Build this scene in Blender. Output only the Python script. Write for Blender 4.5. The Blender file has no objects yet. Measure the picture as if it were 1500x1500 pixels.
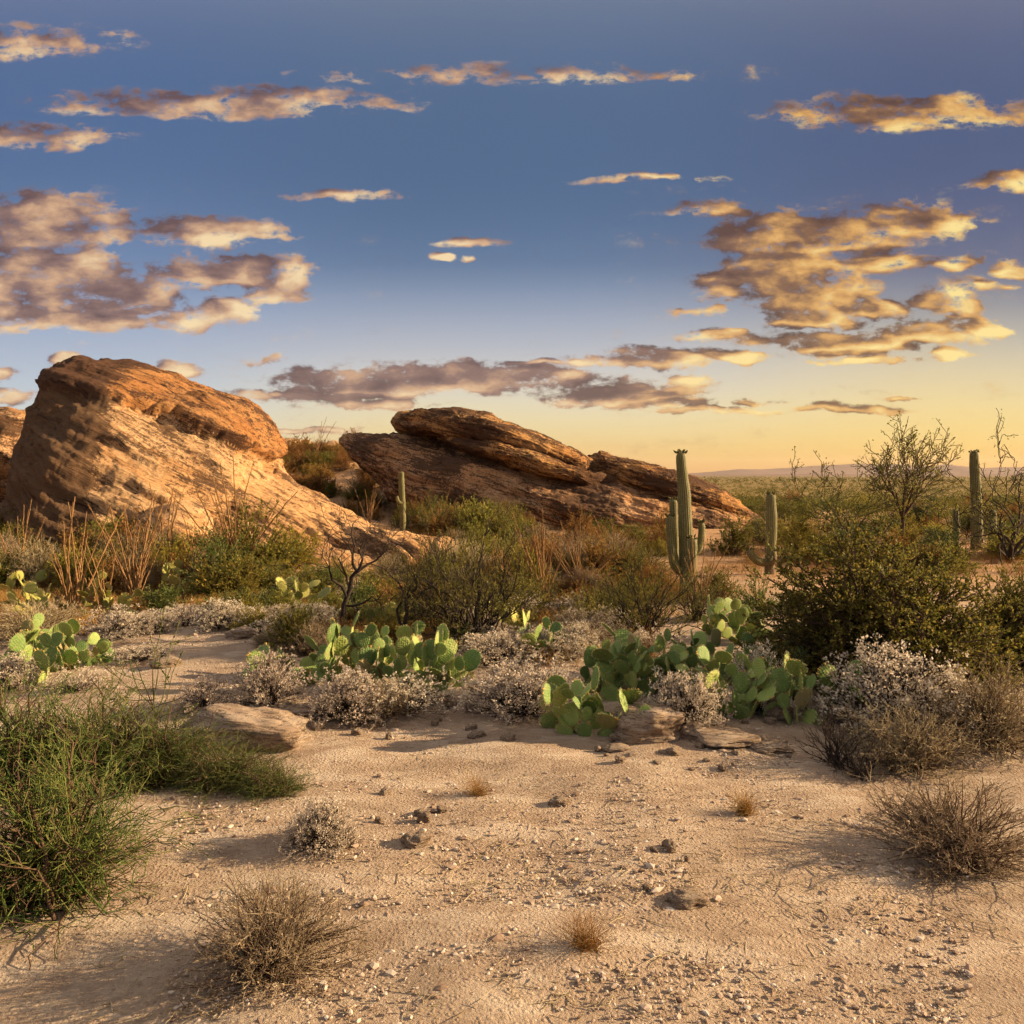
import bpy, bmesh, math, random
import numpy as np
from mathutils import Vector, Matrix, Euler

# ------------------------------------------------------------------ camera, sun, sky, exposure
EYE, F, HOR = 2.6, 1250.0, 695.0            # eye height (m); focal length and horizon row of the 1500 px photograph
EXPO = 1.35
SUN_AZ, SUN_EL = math.radians(84), math.radians(19)   # azimuth clockwise from the view direction (+Y)
SUN_STRENGTH = 5.0
sc = bpy.context.scene
COL = sc.collection
cam_d = bpy.data.cameras.new('camera'); cam = bpy.data.objects.new('camera', cam_d); COL.objects.link(cam)
cam.location = (0, 0, EYE); cam.rotation_euler = (math.pi / 2, 0, 0)
cam_d.sensor_width = 36; cam_d.lens = 36 * F / 1500; cam_d.shift_y = -(750 - HOR) / 1500
cam_d.clip_start = .1; cam_d.clip_end = 30000
sc.camera = cam
sd = bpy.data.lights.new('sun', 'SUN'); so = bpy.data.objects.new('sun', sd); COL.objects.link(so)
sd.energy = SUN_STRENGTH; sd.angle = math.radians(.6); sd.color = (1.0, .73, .42)
sdir = Vector((math.sin(SUN_AZ) * math.cos(SUN_EL), math.cos(SUN_AZ) * math.cos(SUN_EL), math.sin(SUN_EL)))
so.rotation_euler = (-sdir).to_track_quat('-Z', 'Y').to_euler(); so.location = (60, 20, 30)
sc.view_settings.view_transform = 'Standard'; sc.view_settings.look = 'None'
sc.view_settings.exposure = EXPO; sc.view_settings.gamma = 1; sc.view_settings.use_curve_mapping = False
sc.cycles.use_denoising = True
sc.cycles.use_adaptive_sampling = True; sc.cycles.adaptive_threshold = .03; sc.cycles.max_bounces = 4; sc.cycles.diffuse_bounces = 2; sc.cycles.transparent_max_bounces = 4
sc.cycles.volume_bounces = 0

def lin(r, g, b):
    f = lambda c: (c / 255 / 12.92) if c / 255 <= .04045 else ((c / 255 + .055) / 1.055) ** 2.4
    return (f(r), f(g), f(b), 1)

class NT:
    """small helper round a node tree"""
    def __init__(s, tree): s.t = tree; s.n = tree.nodes; s.l = tree.links
    def new(s, typ, **kw):
        nd = s.n.new(typ)
        for k, v in kw.items(): setattr(nd, k, v)
        return nd
    def put(s, sock, v):
        if hasattr(v, 'is_output') or isinstance(v, bpy.types.NodeSocket): s.l.new(v, sock)
        else: sock.default_value = v
    def m(s, op, a, b=None, c=None, clamp=False):
        nd = s.new('ShaderNodeMath', operation=op, use_clamp=clamp)
        for i, v in enumerate((a, b, c)):
            if v is not None: s.put(nd.inputs[i], v)
        return nd.outputs[0]
    def vm(s, op, a, b=None):
        nd = s.new('ShaderNodeVectorMath', operation=op); s.put(nd.inputs[0], a)
        if b is not None: s.put(nd.inputs[1], b)
        return nd.outputs[0]
    def ramp(s, fac, stops, interp='LINEAR'):
        nd = s.new('ShaderNodeValToRGB'); cr = nd.color_ramp; cr.interpolation = interp
        while len(cr.elements) < len(stops): cr.elements.new(.5)
        for e, (p, c) in zip(cr.elements, stops):
            e.position = p; e.color = c if len(c) == 4 else (*c, 1)
        s.put(nd.inputs[0], fac); return nd.outputs[0]
    def mix(s, fac, a, b, blend='MIX'):
        nd = s.new('ShaderNodeMix', data_type='RGBA', blend_type=blend)
        s.put(nd.inputs[0], fac); s.put(nd.inputs[6], a); s.put(nd.inputs[7], b); return nd.outputs[2]
    def smooth(s, v, lo, hi):
        nd = s.new('ShaderNodeMapRange', interpolation_type='SMOOTHSTEP')
        s.put(nd.inputs[0], v); nd.inputs[1].default_value = lo; nd.inputs[2].default_value = hi
        return nd.outputs[0]
    def noise(s, vec, scale, detail=4, rough=.5, dist=0):
        nd = s.new('ShaderNodeTexNoise'); s.put(nd.inputs['Vector'], vec)
        nd.inputs['Scale'].default_value = scale; nd.inputs['Detail'].default_value = detail
        nd.inputs['Roughness'].default_value = rough; nd.inputs['Distortion'].default_value = dist
        return nd.outputs['Fac']
    def mapping(s, vec, loc=(0, 0, 0), rot=(0, 0, 0), scale=(1, 1, 1)):
        nd = s.new('ShaderNodeMapping'); s.put(nd.inputs[0], vec)
        nd.inputs[1].default_value = loc; nd.inputs[2].default_value = rot; nd.inputs[3].default_value = scale
        return nd.outputs[0]

# clouds: centre, half width, half height in the direction plane (tan azimuth, tan elevation) around the view axis
CLOUDS = [  # px, py, rx, ry, weight
 (60,418,200,64,1.25),(190,438,100,38,1.1),(-40,444,150,55,1.2),(330,398,140,34,1.05),(424,406,50,40,1.0),(395,430,56,18,.85),
 (270,466,120,20,.95),(335,455,64,22,.95),(110,470,150,20,.95),(100,376,130,20,.9),
 (84,537,36,22,1.0),(100,530,26,14,.8),(258,545,40,18,1.0),(282,545,34,13,.9),(4,548,40,13,.95),(14,580,54,17,1.05),(385,527,50,10,.5),
 (540,562,170,32,1.15),(690,552,180,30,1.15),(490,576,100,26,1.05),(540,592,130,13,.95),(640,545,120,20,1.0),(800,556,120,20,1.0),
 (900,578,160,25,1.15),(940,524,145,21,1.2),(1070,524,95,11,.95),(850,530,60,12,.85),(990,590,90,12,.9),(780,528,60,6,.75),(1000,556,66,14,.7),
 (360,582,60,13,.95),(450,630,110,6,.8),(410,578,34,7,.75),(1075,600,150,9,.95),(1110,588,60,8,.75),(1245,598,110,10,1.05),
 (1326,581,44,6,.7),
 (1060,492,74,14,1.0),(1030,456,60,10,.7),(1060,430,70,20,.8),(1040,405,60,18,.75),
 (1190,420,112,62,1.3),(1130,396,130,32,1.15),(1290,383,110,18,1.1),(1190,468,85,22,1.15),(1205,388,80,20,1.1),
 (1292,456,64,20,1.1),(1240,503,180,21,1.2),(1340,490,100,24,1.15),(1395,446,64,34,1.2),(1444,482,66,22,1.1),(1390,500,80,14,.95),
 (1488,394,40,15,1.05),(1398,388,44,18,1.0),(1450,418,50,12,.65),(1260,528,110,8,.85),(1392,522,50,10,.75),(1490,420,30,7,.7),
 (655,378,28,8,.9),(695,380,22,7,.8),
 (1180,345,180,46,1.15),(1340,322,130,32,1.0),(1060,306,110,18,.8),(50,330,210,56,1.15),(310,340,150,26,.95),(500,286,130,12,.65),(690,356,70,11,.7),
 (330,150,380,30,.66),(1330,165,280,34,.8),(30,200,200,26,.75),(760,110,460,20,.5),(20,60,240,30,.66),(1490,262,110,18,.8),(960,262,160,9,.58),
]
def cloud_group(clouds, name):
    g = bpy.data.node_groups.new(name, 'ShaderNodeTree'); T = NT(g)
    g.interface.new_socket('Vector', in_out='INPUT', socket_type='NodeSocketVector')
    g.interface.new_socket('Density', in_out='OUTPUT', socket_type='NodeSocketFloat')
    g.interface.new_socket('Soft', in_out='OUTPUT', socket_type='NodeSocketFloat')
    gi = T.new('NodeGroupInput'); go = T.new('NodeGroupOutput'); p = gi.outputs[0]
    warp = T.new('ShaderNodeTexNoise', noise_dimensions='2D'); T.put(warp.inputs['Vector'], T.mapping(p, scale=(1, 1.6, 1))); warp.inputs['Scale'].default_value = 13; warp.inputs['Detail'].default_value = 3
    q = T.vm('ADD', p, T.vm('MULTIPLY', T.vm('SUBTRACT', warp.outputs['Color'], (.5, .5, .5)), (.060, .022, 0)))
    field = None
    for px, py, rx, ry, w in clouds:
        cu, cv, ru, rv = (px - 750) / F, (HOR - py) / F, 1.05 * rx / F, 1.12 * ry / F
        v = T.mapping(q, (-cu / ru, -cv / rv, 0), (0, 0, 0), (1 / ru, 1 / rv, 0))
        gr = T.new('ShaderNodeTexGradient', gradient_type='SPHERICAL'); T.put(gr.inputs[0], v)
        val = T.m('MULTIPLY', gr.outputs['Fac'], w)
        field = val if field is None else T.m('SMOOTH_MAX', field, val, .18)
    def n2(vec, sc_, det, rough):
        nd = T.new('ShaderNodeTexNoise', noise_dimensions='2D'); T.put(nd.inputs['Vector'], vec); nd.inputs['Scale'].default_value = sc_
        nd.inputs['Detail'].default_value = det; nd.inputs['Roughness'].default_value = rough; return T.m('SUBTRACT', nd.outputs['Fac'], .5)
    n1 = n2(T.mapping(q, scale=(1, 2.7, 1)), 17, 8, .60); big = n2(T.mapping(q, (3, 7, 0), scale=(1, 2.4, 1)), 9, 2.5, .5)
    fl = T.m('MULTIPLY', T.m('MINIMUM', field, .60), 1.3); on = T.smooth(field, 0, .3)
    n3 = n2(T.mapping(p, (1, 2, 0), scale=(1, 1.7, 1)), 70, 5, .62)
    d = T.m('ADD', T.m('MULTIPLY', T.m('ADD', n1, T.m('MULTIPLY', n3, .5)), T.m('MULTIPLY', on, 2.0)), T.m('SUBTRACT', fl, .25))
    soft = T.m('ADD', T.m('ADD', T.m('MULTIPLY', big, 1.25), T.m('ADD', T.m('MULTIPLY', n1, .62), T.m('MULTIPLY', n3, .24))), fl); T.l.new(soft, go.inputs[1])
    T.l.new(d, go.inputs[0]); return g

world = bpy.data.worlds.new('World'); sc.world = world; world.use_nodes = True
W = NT(world.node_tree); W.n.clear()
tc = W.new('ShaderNodeTexCoord'); sx = W.new('ShaderNodeSeparateXYZ'); W.l.new(tc.outputs['Generated'], sx.inputs[0])
ay = W.m('MAXIMUM', W.m('ABSOLUTE', sx.outputs[1]), .12)
u = W.m('DIVIDE', sx.outputs[0], ay); v = W.m('DIVIDE', sx.outputs[2], ay)
cmb = W.new('ShaderNodeCombineXYZ'); W.l.new(u, cmb.inputs[0]); W.l.new(v, cmb.inputs[1]); P2 = cmb.outputs[0]
def st(py): return min(1, max(0, (HOR - py) / F / .8))
vs = W.m('DIVIDE', v, .8)  # last stop of each ramp: bright unseen zenith, added as fill light
mid = W.ramp(vs, [(st(695), lin(228,164,92)), (st(672), lin(236,190,110)), (st(640), lin(238,210,146)), (st(600), lin(232,220,182)),
    (st(560), lin(214,210,202)), (st(510), lin(184,188,198)), (st(450), lin(148,162,186)), (st(385), lin(88,116,152)), (st(250), lin(74,102,140)), (.75, lin(84,108,142)), (1, lin(228,214,202))], 'B_SPLINE')
right = W.ramp(vs, [(st(695), lin(234,166,80)), (st(672), lin(244,192,92)), (st(640), lin(245,210,124)), (st(600), lin(242,216,148)),
    (st(560), lin(230,210,162)), (st(510), lin(204,194,172)), (st(450), lin(150,150,156)), (st(385), lin(98,104,134)), (st(250), lin(68,86,126)), (.75, lin(76,94,132)), (1, lin(232,214,196))], 'B_SPLINE')
left = W.ramp(vs, [(st(695), lin(226,196,140)), (st(660), lin(228,220,186)), (st(620), lin(216,217,206)), (st(570), lin(188,200,212)),
    (st(510), lin(172,184,204)), (st(450), lin(146,166,198)), (st(385), lin(108,134,174)), (st(250), lin(80,108,148)), (.75, lin(68,98,146)), (1, lin(228,216,206))], 'B_SPLINE')
nish = W.new('ShaderNodeTexSky', sky_type='NISHITA', sun_disc=False, sun_elevation=SUN_EL, sun_rotation=SUN_AZ)
base = W.mix(W.smooth(u, .05, .55), W.mix(W.smooth(u, -.1, -.5), mid, left), right)
base = W.mix(.05, base, W.mix(1, nish.outputs[0], (.1, .1, .1, 1), 'MULTIPLY'))
below = W.smooth(sx.outputs[2], -.02, -.002)
base = W.mix(below, lin(150, 120, 90), base)
def back(col):
    c = W.mix(1, col, (10 / 2 ** EXPO,) * 3 + (1,), 'MULTIPLY'); b = W.new('ShaderNodeBackground'); W.l.new(c, b.inputs[0]); b.inputs[1].default_value = .1; return b.outputs[0]
def mixsh(f, a, b):
    nd = W.new('ShaderNodeMixShader'); W.put(nd.inputs[0], f); W.l.new(a, nd.inputs[1]); W.l.new(b, nd.inputs[2]); return nd.outputs[0]
def clouded(x0, x1, y0, y1, name):
    """the sky inside one window of directions with the clouds that reach it"""
    sel = [c for c in CLOUDS if c[0] + 1.12 * c[2] + 60 > x0 and c[0] - 1.12 * c[2] - 60 < x1 and c[1] + 1.18 * c[3] + 30 > y0 and c[1] - 1.18 * c[3] - 30 < y1]
    cg = cloud_group(sel, name)
    def dens(vec):
        nd = W.new('ShaderNodeGroup'); nd.node_tree = cg; W.l.new(vec, nd.inputs[0]); return nd.outputs[0], nd.outputs[1]
    (d0, s0), (_, s1) = dens(P2), dens(W.vm('ADD', P2, (.034, -.008, 0)))
    cover = W.smooth(d0, -.08, .46)
    lit = W.m('ADD', W.m('MULTIPLY', W.m('SUBTRACT', s0, s1), 1.0), .31)
    lit = W.m('ADD', lit, W.m('MULTIPLY', W.smooth(d0, .36, .05), .20))
    lit = W.m('ADD', lit, W.m('MULTIPLY', W.smooth(u, .2, .55), .05))
    lit = W.m('SUBTRACT', lit, W.m('MULTIPLY', W.smooth(v, .13, .06), .18), clamp=True)
    cl_l = W.ramp(lit, [(0, lin(104,80,80)), (.3, lin(142,112,104)), (.6, lin(206,164,130)), (1, lin(248,220,172))])
    cl_r = W.ramp(lit, [(0, lin(92,66,56)), (.3, lin(136,100,74)), (.6, lin(222,168,98)), (1, lin(255,228,150))])
    cl = W.mix(W.smooth(u, 0, .35), cl_l, cl_r)
    return back(W.mix(W.m('MULTIPLY', cover, .95), base, cl))
XS, YS = [-200, 300, 560, 900, 1180, 1700], [-120, 270, 480, 700]
rows = []
for k in range(3):
    sh = None
    for i in range(5):
        c = clouded(XS[i], XS[i + 1], YS[k], YS[k + 1], 'cloud_field_%d_%d' % (k, i))
        sh = c if sh is None else mixsh(W.m('GREATER_THAN', u, (XS[i] - 750) / F), sh, c)
    rows.append(sh)
sky = mixsh(W.m('LESS_THAN', v, (HOR - YS[1]) / F), rows[0], mixsh(W.m('LESS_THAN', v, (HOR - YS[2]) / F), rows[1], rows[2]))
front = W.m('MULTIPLY', W.m('MULTIPLY', W.m('GREATER_THAN', sx.outputs[1], 0), W.m('LESS_THAN', W.m('ABSOLUTE', u), 950 / F)), W.m('MULTIPLY', W.m('GREATER_THAN', v, 0), W.m('LESS_THAN', v, (HOR + 120) / F)))
wo = W.new('ShaderNodeOutputWorld'); W.l.new(mixsh(front, back(base), sky), wo.inputs[0])

# ------------------------------------------------------------------ numeric helpers
def S(a, b, x):
    t = np.clip((np.asarray(x, float) - a) / (b - a), 0, 1); return t * t * (3 - 2 * t)
def _h(ix, iy, iz):
    n = (ix * 374761393 + iy * 668265263 + iz * 2147483647) & 0xffffffff
    n = ((n ^ (n >> 13)) * 1274126177) & 0xffffffff
    n = ((n ^ (n >> 16)) * 2246822519) & 0xffffffff
    return ((n ^ (n >> 15)) & 0xffff) / 65535.0
def vnoise(p):
    i = np.floor(p).astype(np.int64); f = p - i; f = f * f * (3 - 2 * f)
    r = 0
    for a in (0, 1):
        for b in (0, 1):
            for c in (0, 1):
                w = (f[:, 0] if a else 1 - f[:, 0]) * (f[:, 1] if b else 1 - f[:, 1]) * (f[:, 2] if c else 1 - f[:, 2])
                r = r + w * _h(i[:, 0] + a, i[:, 1] + b, i[:, 2] + c)
    return r * 2 - 1
def fbm(p, o=4, g=.5):
    r = 0; a = 1; q = np.array(p, float)
    for k in range(o):
        r = r + a * vnoise(q + 17.3 * k); q = q * 2.03; a *= g
    return r
def terrain(x, y):
    x = np.atleast_1d(np.asarray(x, float)); y = np.atleast_1d(np.asarray(y, float))
    p = np.stack([x, y, 0 * x], 1)
    h = .10 * fbm(p * .22, 3) + .035 * fbm(p * 1.1 + 5, 2) * S(60, 20, np.abs(y))
    h = h + (4.6 + .55 * fbm(p * .55 + 3, 4, .6)) * S(42, 72, y) * S(6, -12, x) + .5 * S(-3, -10, x) * S(14, 26, y)
    h = h - 6.5 * S(48, 260, y) * S(-5, 25, x)
    return h * S(.5, 3, np.hypot(x, y) + .5)
def GV(px, py):
    px = np.asarray(px, float); py = np.asarray(py, float)
    Y = EYE * F / (py - HOR)
    for _ in range(8):
        Yn = (EYE - terrain((px - 750) / F * Y, Y)) * F / (py - HOR); Y = Y + .7 * (np.clip(Yn, 1, 3000) - Y)
    x = (px - 750) / F * Y
    return np.stack([x, Y, terrain(x, Y)], 1)
def G(px, py): return Vector(GV([px], [py])[0])
def AT(px, py, Y): return Vector(((px - 750) / F * Y, Y, EYE + (HOR - py) / F * Y))
def on_ground(px, Y):
    x = (px - 750) / F * Y; return Vector((x, Y, float(terrain(x, Y)[0])))

class MB:
    def __init__(s): s.v = []; s.f = []; s.mi = []; s.n = 0; s.at = []
    def add(s, v, f, mi=0, at=None):
        v = np.asarray(v, float).reshape(-1, 3); f = np.asarray(f, np.int64)
        s.v.append(v); s.f.append(f + s.n); s.mi.append(np.full(len(f), mi)); s.n += len(v)
        s.at.append(np.zeros(len(v)) if at is None else np.asarray(at, float))
    def mesh(s, name, mats, smooth=True, attr=None):
        me = bpy.data.meshes.new(name)
        v = np.concatenate(s.v); me.vertices.add(len(v)); me.vertices.foreach_set('co', v.ravel().astype(np.float32))
        loops = np.concatenate([f.ravel() for f in s.f]); tot = np.concatenate([np.full(len(f), f.shape[1]) for f in s.f])
        me.loops.add(len(loops)); me.loops.foreach_set('vertex_index', loops.astype(np.int32))
        me.polygons.add(len(tot)); me.polygons.foreach_set('loop_start', (np.cumsum(tot) - tot).astype(np.int32))
        me.polygons.foreach_set('loop_total', tot.astype(np.int32))
        me.polygons.foreach_set('material_index', np.concatenate(s.mi).astype(np.int32))
        me.polygons.foreach_set('use_smooth', np.full(len(tot), smooth))
        for m in (mats if isinstance(mats, (list, tuple)) else [mats]): me.materials.append(m)
        if attr:
            a = me.attributes.new(attr, 'FLOAT', 'POINT'); a.data.foreach_set('value', np.concatenate(s.at).astype(np.float32))
        me.update(calc_edges=True); return me
def nrm(a): return a / np.maximum(np.linalg.norm(a, axis=-1, keepdims=True), 1e-9)
def tubes(mb, P, R, sides=4, mi=0):
    """P (m,k,3) polylines, R (m,k) radii"""
    P = np.asarray(P, float); R = np.asarray(R, float); m, k, _ = P.shape
    if m == 0: return
    T = nrm(np.gradient(P, axis=1)); ref = np.tile(np.array([.31, .93, .17]), (m, k, 1))
    A = nrm(np.cross(T, ref)); B = np.cross(T, A)
    th = np.arange(sides) * 2 * math.pi / sides
    V = P[:, :, None] + R[:, :, None, None] * (A[:, :, None] * np.cos(th)[:, None] + B[:, :, None] * np.sin(th)[:, None])
    i = np.arange(m)[:, None, None] * k * sides; j = np.arange(k - 1)[None, :, None] * sides; t = np.arange(sides)[None, None]; t2 = (t + 1) % sides
    f = np.stack(np.broadcast_arrays(i + j + t, i + j + t2, i + j + sides + t2, i + j + sides + t), -1).reshape(-1, 4)
    mb.add(V.reshape(-1, 3), f, mi)
def leaves(mb, rng, P, D, s, wr=.4, mi=0, fold=.25):
    n = len(P)
    if n == 0: return
    D = nrm(D); Wd = nrm(np.cross(D, rng.normal(size=(n, 3)))); N = np.cross(D, Wd)
    s = np.broadcast_to(s, (n,))[:, None]
    V = np.stack([P, P + D * s * .55 + Wd * s * wr * .5 + N * s * fold * .3, P + D * s, P + D * s * .55 - Wd * s * wr * .5 + N * s * fold * .3], 1)
    mb.add(V.reshape(-1, 3), np.arange(4 * n).reshape(n, 4), mi)
def rdir(rng, n, up=0.0):
    d = nrm(rng.normal(size=(n, 3))); d[:, 2] = d[:, 2] + up; return nrm(d)

# ------------------------------------------------------------------ materials
def newmat(name):
    m = bpy.data.materials.new(name); m.use_nodes = True; T = NT(m.node_tree); T.n.clear()
    o = T.new('ShaderNodeOutputMaterial'); return m, T, o
def princ(T, o, col, rough=.8, spec=.2, bump=None, bs=.3, bd=.02):
    b = T.new('ShaderNodeBsdfPrincipled'); T.put(b.inputs['Base Color'], col); T.put(b.inputs['Roughness'], rough)
    b.inputs['Specular IOR Level'].default_value = spec
    if bump is not None:
        bn = T.new('ShaderNodeBump'); bn.inputs['Strength'].default_value = bs; bn.inputs['Distance'].default_value = bd
        T.put(bn.inputs['Height'], bump); T.l.new(bn.outputs[0], b.inputs['Normal'])
    T.l.new(b.outputs[0], o.inputs[0]); return b
def leafmat(name, cols, trans=.35, rough=.6, patch=None):
    m, T, o = newmat(name); g = T.new('ShaderNodeNewGeometry'); oi = T.new('ShaderNodeObjectInfo')
    rnd = g.outputs['Random Per Island']
    if patch: rnd = T.m('ADD', T.m('MULTIPLY', rnd, .45), T.m('MULTIPLY', T.smooth(T.noise(T.mapping(g.outputs['Position'], scale=(1, .35, 0)), patch, 5, .65), .36, .64), .55))
    c = T.ramp(rnd, [(i / max(1, len(cols) - 1), k) for i, k in enumerate(cols)])
    hs = T.new('ShaderNodeHueSaturation'); T.l.new(c, hs.inputs['Color'])
    T.put(hs.inputs['Value'], T.m('ADD', T.m('MULTIPLY', oi.outputs['Random'], .4), .8))
    T.put(hs.inputs['Hue'], T.m('ADD', T.m('MULTIPLY', oi.outputs['Random'], .024), .488))
    b = T.new('ShaderNodeBsdfPrincipled'); T.l.new(hs.outputs[0], b.inputs['Base Color']); b.inputs['Roughness'].default_value = rough; b.inputs['Specular IOR Level'].default_value = .25
    t = T.new('ShaderNodeBsdfTranslucent'); T.l.new(hs.outputs[0], t.inputs[0])
    mx = T.new('ShaderNodeMixShader'); mx.inputs[0].default_value = trans
    T.l.new(b.outputs[0], mx.inputs[1]); T.l.new(t.outputs[0], mx.inputs[2]); T.l.new(mx.outputs[0], o.inputs[0]); return m
def plainmat(name, c1, c2, scale=30, rough=.85, stretch=(1, 1, 1)):
    m, T, o = newmat(name); tcn = T.new('ShaderNodeTexCoord')
    n = T.noise(T.mapping(tcn.outputs['Object'], scale=stretch), scale, 5, .6)
    princ(T, o, T.ramp(n, [(.3, c1), (.7, c2)]), rough, .15, n, .4, .01); return m

M = {}
M['olive'] = leafmat('olive_leaf', [(.052,.060,.012), (.115,.118,.02), (.21,.19,.034), (.34,.26,.055)], .45)
M['green'] = leafmat('green_twig', [(.030,.055,.010), (.060,.095,.016), (.12,.15,.03), (.19,.20,.055), (.16,.11,.045)], .3)
M['yellow'] = leafmat('yellow_leaf', [(.13,.115,.015), (.25,.20,.028), (.36,.28,.05)], .45)
M['feather'] = leafmat('feathery_leaf', [(.075,.080,.015), (.15,.14,.028), (.27,.22,.05)], .45)
M['pale'] = leafmat('pale_leaf', [(.28,.21,.15), (.52,.42,.32), (.68,.58,.46), (.76,.67,.55)], .3, .9)
M['tan'] = leafmat('tan_twig', [(.22,.16,.09), (.38,.29,.18), (.54,.44,.29)], .3, .9)
M['rust'] = leafmat('rust_leaf', [(.12,.055,.016), (.24,.12,.035), (.38,.21,.06)], .4, .9)
M['gold'] = leafmat('gold_grass', [(.28,.15,.035), (.44,.26,.07), (.58,.38,.13)], .4, .9)
M['scrub'] = leafmat('far_scrub', [(.030,.036,.008), (.075,.078,.014), (.15,.135,.025), (.27,.20,.05)], .35, .9, .035)
M['bark_dark'] = plainmat('dark_bark', (.018,.013,.011), (.055,.04,.032), 40)
M['bark_brown'] = plainmat('brown_bark', (.055,.032,.02), (.13,.08,.05), 40)
M['bark_green'] = plainmat('green_bark', (.05,.05,.015), (.10,.09,.03), 30)
M['bark_grey'] = plainmat('grey_bark', (.15,.11,.08), (.32,.25,.18), 30)
M['cane'] = plainmat('cane_bark', (.14,.07,.03), (.34,.19,.08), 60, .8, (1, 1, .3))
M['spine'] = leafmat('spine', [(.55,.45,.22), (.7,.6,.36)], .3)
M['fruit'] = plainmat('cactus_fruit', (.38,.24,.05), (.5,.36,.12), 20)

def saguaro_mat():
    m, T, o = newmat('saguaro_skin'); a = T.new('ShaderNodeAttribute', attribute_name='rib'); tcn = T.new('ShaderNodeTexCoord')
    n = T.noise(tcn.outputs['Object'], 3.5, 5, .6); n2 = T.noise(T.mapping(tcn.outputs['Object'], scale=(1, 1, 3)), 26, 3, .6)
    c = T.ramp(n, [(.3, (.075,.075,.024)), (.6, (.125,.115,.035)), (.8, (.16,.12,.05))])
    spn = T.m('MULTIPLY', T.smooth(a.outputs['Fac'], .55, .95), T.smooth(n2, .35, .6))
    c = T.mix(T.m('MULTIPLY', spn, .75), c, (.36,.30,.17,1))
    sp = T.new('ShaderNodeSeparateXYZ'); T.l.new(tcn.outputs['Object'], sp.inputs[0])
    big = T.noise(T.mapping(tcn.outputs['Object'], scale=(1, 1, .55)), 2.6, 6, .68)
    c = T.mix(T.m('MULTIPLY', T.smooth(T.m('ADD', big, T.m('MULTIPLY', T.smooth(sp.outputs[2], 1.1, 0), .22)), .60, .70), .85), c, (.13,.085,.05,1))
    princ(T, o, c, .65, .25, n2, .3, .01); return m
M['saguaro'] = saguaro_mat()
def pad_mat(name, PADRAMP):
    m, T, o = newmat(name); tcn = T.new('ShaderNodeTexCoord'); oi = T.new('ShaderNodeObjectInfo')
    vo = T.new('ShaderNodeTexVoronoi'); T.put(vo.inputs['Vector'], T.mapping(tcn.outputs['Object'], scale=(1, .15, 1))); vo.inputs['Scale'].default_value = 9; vo.inputs['Randomness'].default_value = .35
    n = T.noise(tcn.outputs['Object'], 3, 4, .6)
    c = T.ramp(T.m('ADD', T.m('MULTIPLY', oi.outputs['Random'], .55), T.m('MULTIPLY', n, .45)), PADRAMP)
    c = T.mix(T.smooth(vo.outputs['Distance'], .16, .06), c, (.35,.30,.13,1))
    sc_n = T.noise(tcn.outputs['Object'], 5.5, 5, .65); oi2 = T.m('FRACT', T.m('MULTIPLY', oi.outputs['Random'], 7.31))
    c = T.mix(T.m('MULTIPLY', T.smooth(T.m('ADD', sc_n, T.m('MULTIPLY', oi2, .10)), .62, .70), .8), c, (.30,.21,.10,1))
    c = T.mix(T.m('MULTIPLY', T.smooth(oi2, .93, .95), .75), c, (.27,.19,.09,1))
    b = princ(T, o, c, .58, .25, T.m('ADD', vo.outputs['Distance'], T.m('MULTIPLY', sc_n, .5)), .35, .03)
    b.inputs['Subsurface Weight'].default_value = .25; b.inputs['Subsurface Radius'].default_value = (.5, .7, .2); b.inputs['Subsurface Scale'].default_value = .03; return m
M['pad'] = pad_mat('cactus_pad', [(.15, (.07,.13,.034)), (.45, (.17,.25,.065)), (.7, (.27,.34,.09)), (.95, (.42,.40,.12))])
M['pad_sun_painted'] = pad_mat('sun_painted_cactus_pad', [(.15, (.14,.16,.04)), (.45, (.27,.27,.06)), (.7, (.40,.37,.09)), (.95, (.52,.43,.13))])  # sun backlight painted into the pad skin as extra yellow

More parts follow.
